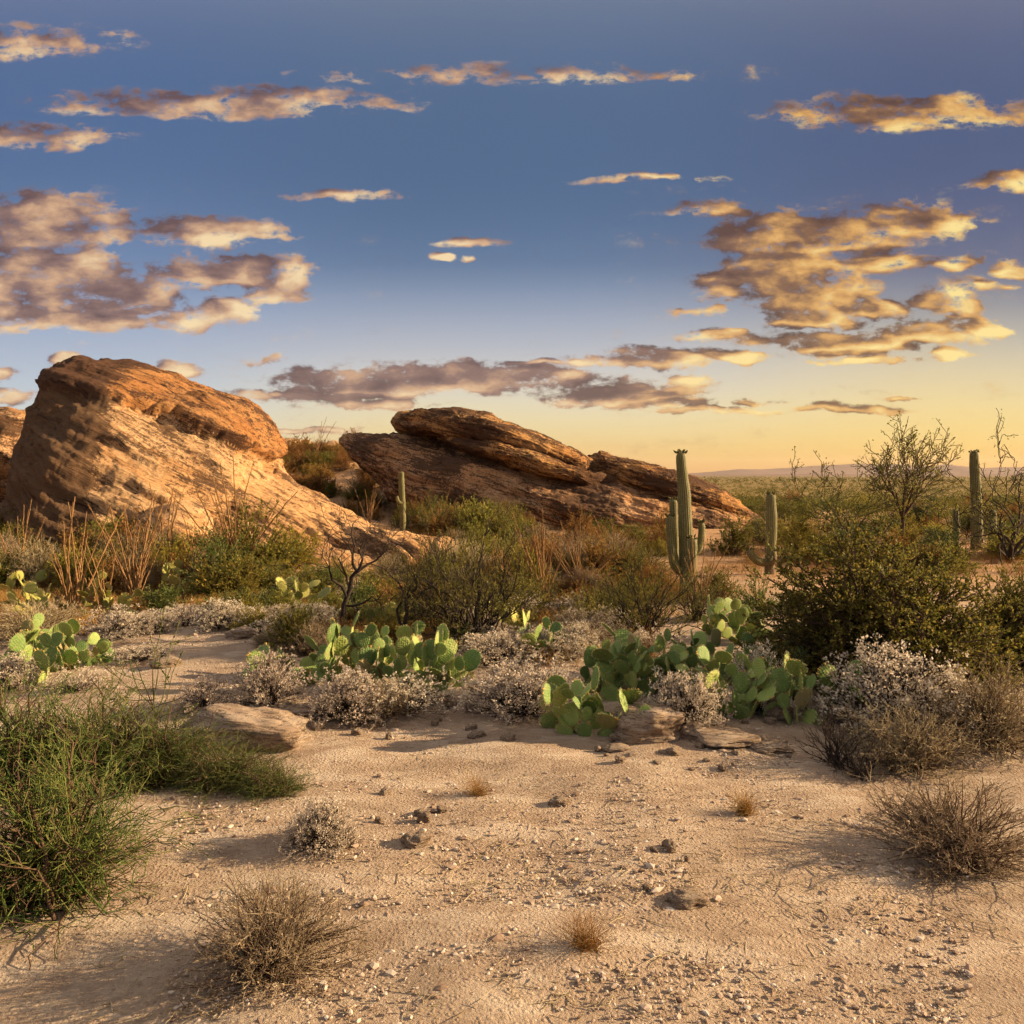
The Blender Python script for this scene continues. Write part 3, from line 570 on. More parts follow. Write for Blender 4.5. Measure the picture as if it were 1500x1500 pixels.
for sd0 in range(2):      # big dense dark shrub: clumps of small leaves on branches
    r = np.random.default_rng(180 + sd0); E = dome(r, 150, 3.0, 1.85, .0, 1, .10) * r.uniform(.72, 1, (150, 1)); P = stems_to(r, E, 7, .25, .25, .05)
    Q = side_twigs(r, P, 11, .38, 5, .95, .12, .25); R_ = side_twigs(r, Q, 4, .20, 4, .95, .2, .3)
    ms = MB(); tubes(ms, P, tap(len(P), 7, .03, .008), 5); tubes(ms, Q, tap(len(Q), 5, .009, .004), 3); tubes(ms, R_, tap(len(R_), 4, .004, .002), 3)
    ml = MB(); base, d = along(r, R_, 21, .05); keep = base[:, 2] > .04; base, d = base[keep], d[keep]
    leaves(ml, r, base, d + .9 * nrm(r.normal(size=d.shape)) + np.array([0, 0, .2]), r.uniform(.020, .050, len(base)), .55)
    variant('leafy_shrub', 3.3, 2.1, [('foliage', ml.mesh('foliage', M['olive'])), ('stems', ms.mesh('stems', M['bark_brown']))])
for nm, mat, bk in (('olive_bush', 'olive', 'bark_brown'), ('yellow_bush', 'yellow', 'bark_brown'), ('rust_bush', 'rust', 'bark_brown'), ('green_bush', 'green', 'bark_green')):
    for sd0 in range(3):
        r = np.random.default_rng(220 + sd0 + len(nm) * 7); E = dome(r, 60, 1.4, .9, .03, 1); P = stems_to(r, E, 6, .12, .3, .03)
        Q = side_twigs(r, P, 7, .32, 4, .85, .35, .25); ms = MB(); tubes(ms, P, tap(len(P), 6, .013, .004), 4)
        ml = MB(); tubes(ml, Q, tap(len(Q), 4, .004, .002), 3); base, d = along(r, Q, 14, .1); keep = base[:, 2] > .02; base, d = base[keep], d[keep]
        leaves(ml, r, base, d + .75 * nrm(r.normal(size=d.shape)), r.uniform(.026, .075, len(base)), .46)
        variant(nm, 1.5, 1.0, [('foliage', ml.mesh('foliage', M[mat])), ('stems', ms.mesh('stems', M[bk]))])
for sd0 in range(3):      # creosote like: dark arching stems, feathery leaves on the upper twigs
    r = np.random.default_rng(260 + sd0); E = dome(r, 40, 1.9, 1.5, .25, 1); P = stems_to(r, E, 8, .10, .35, .05)
    Q = side_twigs(r, P, 8, .42, 5, .6, .45, .35); R_ = side_twigs(r, Q, 3, .18, 4, .6, .4, .3)
    ms = MB(); tubes(ms, P, tap(len(P), 8, .018, .005), 5); tubes(ms, Q, tap(len(Q), 5, .006, .003), 3)
    ml = MB(); tubes(ml, R_, tap(len(R_), 4, .003, .0018), 3); base, d = along(r, R_, 8, .2)
    leaves(ml, r, base, d + .8 * nrm(r.normal(size=d.shape)), r.uniform(.018, .042, len(base)), .4)
    variant('creosote_bush', 2.0, 1.6, [('foliage', ml.mesh('foliage', M['feather'])), ('stems', ms.mesh('stems', M['bark_dark']))])
for sd0 in range(3):      # green broom: tangle of thin green stems
    r = np.random.default_rng(300 + sd0); E = dome(r, 300, 1.2, .85, .05, 1) * r.uniform(.6, 1.1, (300, 1)); P = stems_to(r, E, 8, .16, .25, .035)
    Q = side_twigs(r, P, 4, .30, 6, .8, .25, .25); Q[..., 2] -= np.linspace(0, 1, 6)[None] ** 2 * .06
    ml = MB(); tubes(ml, P, tap(len(P), 8, .0045, .0022), 4); tubes(ml, Q, tap(len(Q), 6, .003, .0015), 3)
    base, d = along(r, Q, 3); leaves(ml, r, base, d + .5 * nrm(r.normal(size=d.shape)), r.uniform(.02, .06, len(base)), .14)
    wd = P[:46].copy(); mw = MB(); tubes(mw, wd, tap(46, 8, .011, .004), 5); D_ = side_twigs(r, wd, 6, .26, 5, .9, .1, .1); tubes(mw, D_, tap(len(D_), 5, .004, .002), 3)
    variant('green_broom', 1.25, .95, [('stems', ml.mesh('stems', M['green'])), ('woody_base', mw.mesh('woody_base', M['bark_brown']))])
for sd0 in range(3):      # grass tuft
    r = np.random.default_rng(330 + sd0); E = dome(r, 240, .8, .42, .15, 1); P = stems_to(r, E, 5, .07, .5, .012); ml = MB(); tubes(ml, P, tap(len(P), 5, .003, .0008), 3)
    variant('grass_tuft', .8, .45, [('blades', ml.mesh('blades', M['gold']))])
# ocotillo canes
CANES = []
for sd0 in range(5):
    r = np.random.default_rng(400 + sd0); k = 14; t = np.linspace(0, 1, k); P = np.stack([.10 * t ** 2 + .02 * np.cumsum(r.normal(size=k)) * .5, .02 * np.cumsum(r.normal(size=k)) * .5, t], 1)[None]
    P[:, 0, :2] = 0; ml = MB(); tubes(ml, P, (np.linspace(.017, .006, k) * (1 + .12 * r.normal(size=k)))[None], 6)
    base, d = along(r, P, 90, .1); leaves(ml, r, base, d * .3 + nrm(r.normal(size=d.shape)), r.uniform(.012, .028, 90), .45, 1)
    CANES.append(ml.mesh('cane', [M['cane'], M['rust']]))

used = {}
def plant(name, kind, px, py, wpx, hpx, label, cat, group=None, var=None, Y=None, rz=None):
    p = G(px, py) if Y is None else on_ground(px, Y)
    k = p.y / F; V = PLANTS[kind]; c = used.get(kind, 0); used[kind] = c + 1
    W0, H0, parts = V[(c if var is None else var) % len(V)]
    o = empty(name, p, label, cat, group); s = wpx * k / W0
    for pn, me in parts: obj(pn, me, o)
    o.scale = (s, s, hpx * k / H0); o.rotation_euler = (0, 0, (c * 2.399) % 6.283 if rz is None else rz); return o
def ocotillo(px, py, h, n, spread, label, group=None, seed=0, Y=None):
    p = G(px, py) if Y is None else on_ground(px, Y); k = p.y / F; r = random.Random(seed + int(px))
    o = empty('ocotillo', p, label, 'ocotillo', group)
    for i in range(n):
        c = obj('cane', CANES[r.randrange(5)], o, (r.uniform(-.08, .08), r.uniform(-.08, .08), -.03))
        L = h * k * r.uniform(.55, 1.05); th = r.uniform(.03, spread) ; az = r.uniform(0, 6.283)
        c.rotation_euler = (Matrix.Rotation(az, 3, 'Z') @ Matrix.Rotation(th, 3, 'Y') @ Matrix.Rotation(r.uniform(-.5, .5), 3, 'Z')).to_euler()
        c.scale = (max(1.0, L * .55), max(1.0, L * .55), L)
    return o

# ------------------------------------------------------------------ saguaros
def column(pts, rad, ribs=19, sides=4):
    """fluted cactus column with a rounded tip"""
    pts = np.array(pts, float); d = np.concatenate([[0], np.cumsum(np.linalg.norm(np.diff(pts, axis=0), axis=1))]); n = max(24, int(d[-1] / .05))
    rr = np.interp
    t = np.linspace(0, d[-1], n); P = np.stack([np.interp(t, d, pts[:, i]) for i in range(3)], 1)
    ker = np.hanning(7); ker /= ker.sum(); P = np.stack([np.convolve(np.pad(P[:, i], 3, mode='edge'), ker, 'valid') for i in range(3)], 1)
    R = np.interp(t, d, rad); end = d[-1] - t; r1 = R[-1]; R = R * np.where(end < r1, np.sqrt(np.maximum(0.02, 1 - (1 - end / r1) ** 2)), 1)
    R = R * (1 + .025 * np.sin(t * 9) + .015 * np.sin(t * 23 + 1))
    T = nrm(np.gradient(P, axis=0)); A = nrm(np.cross(T, np.array([.05, 1, .02]))); B = np.cross(T, A); m = ribs * sides
    th = np.arange(m) * 2 * math.pi / m; rib = .5 + .5 * np.cos(ribs * th)
    V = P[:, None] + (R[:, None] * (1 - .085 * (1 - rib)[None]))[..., None] * (A[:, None] * np.cos(th)[None, :, None] + B[:, None] * np.sin(th)[None, :, None])
    i = np.arange(n - 1)[:, None] * m; j = np.arange(m)[None]; j2 = (j + 1) % m
    f = np.stack(np.broadcast_arrays(i + j, i + j2, i + m + j2, i + m + j), -1).reshape(-1, 4)
    mb = MB(); mb.add(V.reshape(-1, 3), f, 0, np.tile(rib, n))
    ring = V[-1]; mb.add(np.vstack([ring, P[-1] + T[-1] * .01]), np.stack([np.arange(m), (np.arange(m) + 1) % m, np.full(m, m)], 1), 0, np.ones(m + 1))
    # bristle of spines along the ribs
    g = np.random.default_rng(n); ns = int(d[-1] * 420); ii = g.integers(1, n - 1, ns); jj = g.integers(0, ribs, ns) * sides
    base = V[ii, jj]; out = nrm(base - P[ii]); leaves(mb, g, base, out + .5 * g.normal(size=out.shape), g.uniform(.02, .045, ns), .10, 1)
    return mb.mesh('column', [M['saguaro'], M['spine']], True, 'rib')
def buds(p, r, n, seed):
    g = np.random.default_rng(seed); a = g.uniform(0, 6.28, n); rad = r * np.sqrt(g.uniform(.2, 1, n)); B = np.stack([p[0] + rad * np.cos(a), p[1] + rad * np.sin(a), p[2] - .5 * (rad / r) ** 2 * r], 1)
    d = nrm(np.stack([np.cos(a) * rad / r, np.sin(a) * rad / r, .9 + 0 * a], 1)); t = np.linspace(0, 1, 4)[None, :, None]
    mb = MB(); tubes(mb, B[:, None] + d[:, None] * t * g.uniform(.04, .10, n)[:, None, None], np.broadcast_to(np.array([.016, .021, .018, .006]), (n, 4)), 6); return mb.mesh('flower_buds', M['bark_green'])
def saguaro(Y, trunk, arms, label, group='saguaros', bud=True):
    """trunk and arms: [(px, py, dY, radius px), ...] from the bottom up"""
    base = on_ground(trunk[0][0], Y); k = Y / F; o = empty('saguaro', base, label, 'saguaro', group)
    def conv(L):
        pts = [AT(a[0], a[1], Y) + Vector((0, a[2], 0)) - base for a in L]; return pts, [a[3] * k for a in L]
    p, r = conv(trunk); p[0].z = -.15; tr = obj('trunk', column(p, r), o)
    if bud: obj('flower_buds', buds(p[-1], r[-1], 16, int(trunk[0][0])), tr)
    for A in arms:
        p, r = conv(A); ao = obj('arm', column(p, r, 15), o)
        if bud: obj('flower_buds', buds(p[-1], r[-1], 8, int(A[-1][0])), ao)
    return o
saguaro(18.2, [(1004,878,0,8.6),(1005,840,0,9.8),(1004,770,0,10.2),(1002,720,0,9),(998,680,0,7.4),(997,661,0,6.6)],
    [[(1002,838,0,6),(994,836,-.05,6.5),(986,826,-.08,7),(983,800,-.08,7),(981,770,-.08,6.5),(980,754,-.08,6)],
     [(1002,826,.1,5),(996,826,.22,6),(992,812,.28,6.5),(991,780,.28,6.5),(990,750,.28,6),(990,730,.28,5.5)],
     [(1006,842,-.1,5.5),(1007,838,-.26,6.5),(1008,825,-.34,7),(1009,800,-.36,7),(1009,785,-.36,6)],
     [(1008,812,0,4),(1017,812,.05,4.5),(1024,806,.06,5),(1028,790,.06,5.2),(1029,775,.06,5),(1028,764,.06,4.4)]],
    'tallest saguaro with four upright arms in front of the tilted rocks')
saguaro(22, [(1127,846,0,7),(1128,810,0,7.5),(1130,780,0,8),(1130,750,0,7.8),(1129,735,0,7.2),(1129,722,0,6.5)],
    [[(1126,824,0,5),(1116,824,-.05,5.5),(1106,820,-.08,6),(1099,812,-.08,6),(1096,804,-.08,5)], [(1128,826,-.1,3.5),(1129,822,-.2,4.2),(1129,812,-.22,4.2),(1129,804,-.22,3.6)]],
    'mid sized saguaro with one low arm curling left, beside the big shrub')
saguaro(29, [(1430,812,0,8),(1431,780,0,8),(1430,730,0,7.6),(1428,690,0,7),(1427,672,0,6.4),(1427,660,0,6)], [], 'tall armless dark saguaro rising behind the big shrub at right')
saguaro(28, [(1452,818,0,5.5),(1453,790,0,5.6),(1454,760,0,5.4),(1454,745,0,4.8)], [], 'short plain saguaro close to the right of the dark armless one', bud=False)
saguaro(27, [(1399,822,0,4),(1400,800,0,4.4),(1401,770,0,4.6),(1400,752,0,4.4),(1400,744,0,3.8)], [], 'small stubby saguaro left of the dark armless one', bud=False)
saguaro(34, [(590,782,0,4),(590,755,0,4.5),(589,730,0,4.6),(588,705,0,4.3),(588,690,0,3.6)], [[(590,738,-.1,2.2),(586,737,-.12,2.6),(583,732,-.12,2.6),(582,726,-.12,2.2)]], 'slim pale saguaro standing alone between the two rock outcrops', bud=False)

# ------------------------------------------------------------------ prickly pears
PADS = []
def pad_mesh(seed, skin):
    r = np.random.default_rng(500 + seed); nt, nr = 36, 7; th = np.arange(nt) * 2 * math.pi / nt
    wob = 1 + .03 * np.sin(2 * th + seed) + .025 * np.sin(3 * th + 2 * seed)
    ox = .40 * np.sin(th) * wob * (1 + .14 * -np.cos(th)); oz = .5 - .5 * np.cos(th) * wob        # obovate: broad near the top
    mb = MB(); V = []; bend = r.uniform(-.10, .10)
    for side in (1, -1):
        for k in range(nr):
            f = k / (nr - 1); f2 = math.sin(f * math.pi / 2); y = side * .042 * math.sqrt(max(0, 1 - f2 ** 2.6))
            V.append(np.stack([ox * f2, np.full(nt, y), .5 + (oz - .5) * f2], 1))
    V = np.array(V); V[..., 1] += bend * ((V[..., 2] - .3) ** 2) * 1.2 + .05 * bend * V[..., 0]
    Fs = []; j = np.arange(nt); j2 = (j + 1) % nt
    for side in range(2):
        for k in range(nr - 1):
            a = (side * nr + k) * nt; q = np.stack([a + j, a + j2, a + nt + j2, a + nt + j], 1); Fs.append(q if side == 0 else q[:, ::-1])
    mb.add(V.reshape(-1, 3), np.concatenate(Fs))
    rim = V[nr - 1]; kk = r.integers(0, nt, 150); leaves(mb, r, rim[kk], (rim[kk] - np.array([0, 0, .45])) * np.array([1, 1, 1]) + .3 * r.normal(size=(150, 3)), r.uniform(.05, .11, 150), .14, 1)
    i = r.integers(0, nr - 1, 70); kk = r.integers(0, nt, 70); sg = r.integers(0, 2, 70); pt = V[sg * nr + i, kk]
    leaves(mb, r, pt, np.stack([r.normal(size=70) * .6, np.where(sg == 0, 1., -1.), r.normal(size=70) * .6], 1), r.uniform(.04, .08, 70), .1, 1)
    top = [q for q in range(nt) if oz[q] > .86]; 
    for q in r.choice(top, r.integers(0, 4), replace=False):
        b = rim[q]; d = nrm(b - np.array([0, 0, .45])); t = np.linspace(0, 1, 4)[:, None]
        tubes(mb, (b - d * .02 + d * t * .13)[None], np.array([[.022, .038, .036, .012]]), 6, 2)
    return mb.mesh('pad', [M[skin], M['spine'], M['fruit']])
PADS = [pad_mesh(k, 'pad') for k in range(7)]; SUN_PAINTED = [pad_mesh(k + 9, 'pad_sun_painted') for k in range(5)]
def prickly_pear(px, py, wpx, hpx, npads, label, group=None, seed=0, depth=.7, size=.24, Y=None):
    p = G(px, py) if Y is None else on_ground(px, Y); k = p.y / F; r = random.Random(seed * 31 + 7); o = empty('prickly_pear', p, label, 'cactus', group)
    Wm, Hm = wpx * k, hpx * k; cnt = 0; front = []
    nb = max(2, int(npads * .22))
    for i in range(nb):
        fx = (i + .5) / nb - .5; x = fx * Wm * .72 + r.uniform(-.06, .06); y = r.uniform(-.5, .5) * Wm * depth * .6
        ang = fx * 1.6 + r.gauss(0, .25); ang *= 1.15; d = Vector((math.sin(ang), r.uniform(-.6, .3), math.cos(ang))).normalized()
        front.append((Vector((x, y, -.03)), d, 0))
    tries = 0
    while cnt < npads and tries < 3000:
        tries += 1
        if not front:
            fx = r.uniform(-.5, .5); ang = fx * 1.5 + r.gauss(0, .3)
            front.append((Vector((fx * Wm * .8, r.uniform(-.5, .5) * Wm * depth * .6, -.03)), Vector((math.sin(ang), r.uniform(-.5, .3), math.cos(ang))).normalized(), 0))
        b, d, lv = front.pop(0); L = size * r.uniform(.62, 1.15)
        if b.z + d.z * L * .7 > Hm * 1.0 or abs(b.x + d.x * L) > Wm * .56 or (b.z + d.z * L < .03 and lv): continue
        n = Vector((r.uniform(-.55, .55), -1, r.uniform(-.35, .35))) if r.random() < .6 else Vector((r.choice((-1, 1)), r.uniform(-.7, .7), r.uniform(-.3, .3)))
        n = (n - d * n.dot(d)).normalized(); xax = d.cross(n) * -1
        Mx = Matrix((xax, n, d)).transposed().to_4x4(); Mx.translation = b; s = L
        q = obj('pad', (SUN_PAINTED[r.randrange(5)] if group == BG else PADS[r.randrange(7)]), o); q.matrix_local = Mx @ Matrix.Diagonal((s * r.uniform(.9, 1.15), s, s, 1)); cnt += 1
        for a in r.sample([-1.1, -.65, -.2, .25, .7, 1.1], r.choice((2, 2, 3, 3))):
            a += r.uniform(-.15, .15); att = b + (xax * math.sin(a) * .40 * s) + d * (s * (.5 + .5 * math.cos(a)) - .02 * s)
            nd = (d * math.cos(a * .8) + xax * math.sin(a * .8) + n * r.uniform(-.55, .55) + Vector((0, 0, .14))).normalized(); front.append((att, nd, lv + 1))
        if lv > 0 and r.random() < .3: r.shuffle(front)
    return o
PG = 'prickly pears near the sand path'
BG = 'sunlit prickly pears below the left outcrop'
prickly_pear(610,1008,160,90,64,'prickly pear of round upright pads at centre left, right half of its clump',PG,1)
prickly_pear(505,998,130,92,51,'prickly pear of tall green pads under the dark dead tree',PG,2)
prickly_pear(412,985,70,32,13,'low prickly pear with few pads at left of the centre clump',PG,3)
prickly_pear(868,1072,140,92,51,'dark green prickly pear left of the grey boulder at sand edge',PG,4)
prickly_pear(955,1020,190,100,78,'broad prickly pear behind the grey boulder in the big right clump',PG,5,.6)
prickly_pear(1015,1008,120,84,60,'prickly pear at the back of the big right clump, behind the white flowering brush',PG,31,.6,.22)
prickly_pear(900,1008,90,70,34,'prickly pear joining the dark green one to the broad one, right clump',PG,32,.6,.22)
prickly_pear(1128,1000,90,74,36,'prickly pear touching the dark shrub, back right of the clump',PG,33,.6,.22)
prickly_pear(560,985,100,70,36,'prickly pear in the middle of the centre left clump, between its two halves',PG,34,.6,.22)
prickly_pear(1078,1048,140,110,61,'prickly pear with large rounded pads behind the pale flowering brush',PG,6)
prickly_pear(1165,1056,66,100,25,'upright prickly pear with one tall pad on top, right of clump',PG,8)
prickly_pear(1222,1046,60,78,15,'thin prickly pear at the right end by the dark shrub',PG,9)
prickly_pear(1085,940,90,66,37,'yellow green prickly pear at the left foot of the dark shrub',PG,11)
prickly_pear(95,976,120,70,50,'low prickly pear just right of the left edge one, beside the sandy patch',PG,35,.6,.22)
prickly_pear(40,988,130,88,51,'prickly pear at the left edge above the green broom',PG,12)
prickly_pear(800,962,70,52,23,'small prickly pear between pale brush and the feathery bush',PG,13)
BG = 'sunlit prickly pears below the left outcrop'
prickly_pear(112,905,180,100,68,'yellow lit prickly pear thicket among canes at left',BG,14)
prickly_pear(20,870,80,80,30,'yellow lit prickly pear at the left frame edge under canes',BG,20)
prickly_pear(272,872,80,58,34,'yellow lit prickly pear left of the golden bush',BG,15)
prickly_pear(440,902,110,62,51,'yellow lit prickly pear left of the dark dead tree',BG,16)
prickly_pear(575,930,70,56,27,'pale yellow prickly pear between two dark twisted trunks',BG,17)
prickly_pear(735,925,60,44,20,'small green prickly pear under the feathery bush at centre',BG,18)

# ------------------------------------------------------------------ trees
def branches(r, b, d, L, rad, lev, nch, wander, up, out, k=6):
    pts = [np.array(b, float)]; d = np.array(d, float); dirs = []
    for i in range(k - 1):
        d = nrm(d + wander * r.normal(size=3) + np.array([0, 0, up])); pts.append(pts[-1] + d * L / (k - 1)); dirs.append(d)
    rr = np.linspace(rad, rad * .55, k); out.append((np.array(pts), rr, lev))
    if lev <= 0: return
    for c in range(nch + int(r.integers(0, 2))):
        i = int(r.integers(2, k)) if c else k - 1; dd = nrm(dirs[min(i, k - 2)] + .62 * r.normal(size=3))
        branches(r, pts[i], dd, L * r.uniform(.55, .85), rr[i] * .68, lev - 1, nch, wander, up, out, k)
def tree_meshes(out, leaf, leafmat_, barkmat, seed, per=10, size=(.02, .05), spread=.05, minr=.0035):
    r = np.random.default_rng(seed); ms = MB()
    tubes(ms, np.array([o[0] for o in out]), np.array([np.maximum(o[1], minr) for o in out]), 5)
    parts = [('trunk', ms.mesh('trunk', barkmat))]
    if leaf:
        ml = MB(); tw = np.array([o[0] for o in out if o[2] == 0]); base, d = along(r, tw, per, .3)
        base = base + r.normal(size=base.shape) * spread; leaves(ml, r, base, d + .8 * nrm(r.normal(size=d.shape)), r.uniform(*size, len(base)), .5); parts.append(('crown', ml.mesh('crown', leafmat_)))
    return parts
def tree(name, px, Y, starts, label, cat, leaf=True, fork=None, lm='feather', bm='bark_green', seed=0, nch=2, wander=.16, up=.05, per=10, group=None, size=(.02, .05), spread=.05):
    """starts: (px_tip, py_tip, radius m, levels): first limbs leave the base towards those picture points"""
    base = on_ground(px, Y); r = np.random.default_rng(seed); out = []
    o0 = np.array((0, 0, -.05))
    if fork:
        o0 = np.array(AT(fork[0], fork[1], Y) - base); t6 = np.linspace(0, 1, 6)[:, None]
        out.append((np.array((0, 0, -.1)) * (1 - t6) + o0 * t6 + r.normal(size=(6, 3)) * .015, np.linspace(fork[2], fork[2] * .8, 6), 9))
    for (dx, py, rad, lev, frac) in starts:
        tip = AT(px + dx, py, Y) - base - Vector(o0); tip.y = r.uniform(-.35, .35) * abs(tip.x) + r.normal() * .3; L = tip.length
        branches(r, o0, np.array(tip) / L, L * frac, rad, lev, nch, wander, up, out)
    o = empty(name, base, label, cat, group)
    for pn, me in tree_meshes(out, leaf, M[lm], M[bm], seed, per, size, spread, .009): obj(pn, me, o)
    return o
tree('palo_verde_tree', 1323, 30, [(-54,680,.035,3,.52),(-36,664,.04,3,.52),(-16,658,.04,3,.52),(4,648,.045,3,.54),(24,656,.04,3,.52),(42,664,.04,3,.52),(56,680,.035,3,.52),(-26,690,.035,3,.5),(30,692,.035,3,.5)], 'bushy bare crowned tree standing against the sky right of centre', 'tree', True, (1322, 758, .075), 'feather', 'bark_brown', 22, 3, .10, .05, 7, None, (.05, .11), .05)
tree('palo_verde_tree', 1246, 27, [(-40,694,.035,4,.52),(-10,684,.035,4,.54),(-24,690,.03,4,.5),(8,700,.03,3,.5),(-34,740,.03,3,.5)], 'spindly leaning tree left of the bushy tree on the plain', 'tree', True, None, 'feather', 'bark_green', 23, 2, .13, .03, 7, None, (.04, .09), .04)
tree('mesquite_tree', 1478, 25, [(-30,650,.06,4,.52),(-8,690,.06,4,.5),(18,668,.06,4,.5),(-24,735,.05,3,.5),(38,700,.05,4,.5),(4,640,.05,4,.5)], 'dark twisted tree at the right edge beside the armless saguaro', 'tree', True, None, 'feather', 'bark_dark', 25, 2, .26, .05, 7, None, (.04, .09), .05)
# dark dead trees at centre left
def dead_tree(Y, limbs, label, seed):
    base = on_ground(limbs[0][0][0], Y); r = np.random.default_rng(seed); out = []
    for L in limbs:
        pts = np.array([AT(a[0], a[1], Y) - base + Vector((0, a[2], 0)) for a in L]); t = np.linspace(0, len(pts) - 1, 6)
        P = np.stack([np.interp(t, range(len(pts)), pts[:, i]) for i in range(3)], 1); P[1:-1] += r.normal(size=(4, 3)) * .025
        rr = np.interp(t, range(len(pts)), [a[3] * .72 for a in L]); out.append((P, rr, 1))
        for c in range(5):
            i = int(r.integers(2, 6)); d = nrm(nrm(P[i] - P[i - 1]) + .7 * r.normal(size=3) + np.array([0, 0, .15])); branches(r, P[i], d, r.uniform(.25, .55), rr[i] * .5, 2, 2, .22, .04, out)
    o = empty('dead_tree', base, label, 'dead tree'); obj('trunk', tree_meshes(out, False, None, M['bark_dark'], seed)[0][1], o)
dead_tree(13.2, [[(505,935,0,.075),(502,905,0,.065),(508,875,0,.055),(515,852,0,.05),(523,836,0,.04)], [(523,838,0,.04),(516,815,.1,.03),(518,792,.1,.02),(515,768,.1,.012)], [(523,838,0,.035),(534,820,-.1,.026),(533,800,-.1,.018),(534,782,-.1,.01)],
    [(523,838,0,.035),(545,826,.1,.024),(562,812,.1,.016),(570,796,.1,.01)], [(508,875,0,.04),(496,850,-.1,.03),(486,836,-.1,.02),(480,830,-.1,.012)]], 'black dead tree with bare twisted limbs above the prickly pears', 31)
dead_tree(12.8, [[(584,942,0,.06),(588,918,0,.05),(598,890,0,.04),(606,866,0,.03),(610,850,0,.018)], [(588,920,0,.04),(580,900,.1,.03),(590,880,.1,.02),(582,862,.1,.012)], [(590,930,0,.04),(615,915,.1,.03),(640,925,.1,.02),(655,935,.1,.012)], [(598,890,0,.03),(620,872,.1,.022),(638,858,.1,.014),(645,842,.1,.01)]], 'low dark dead tree leaning right, between dead snag and feathery bush', 37)

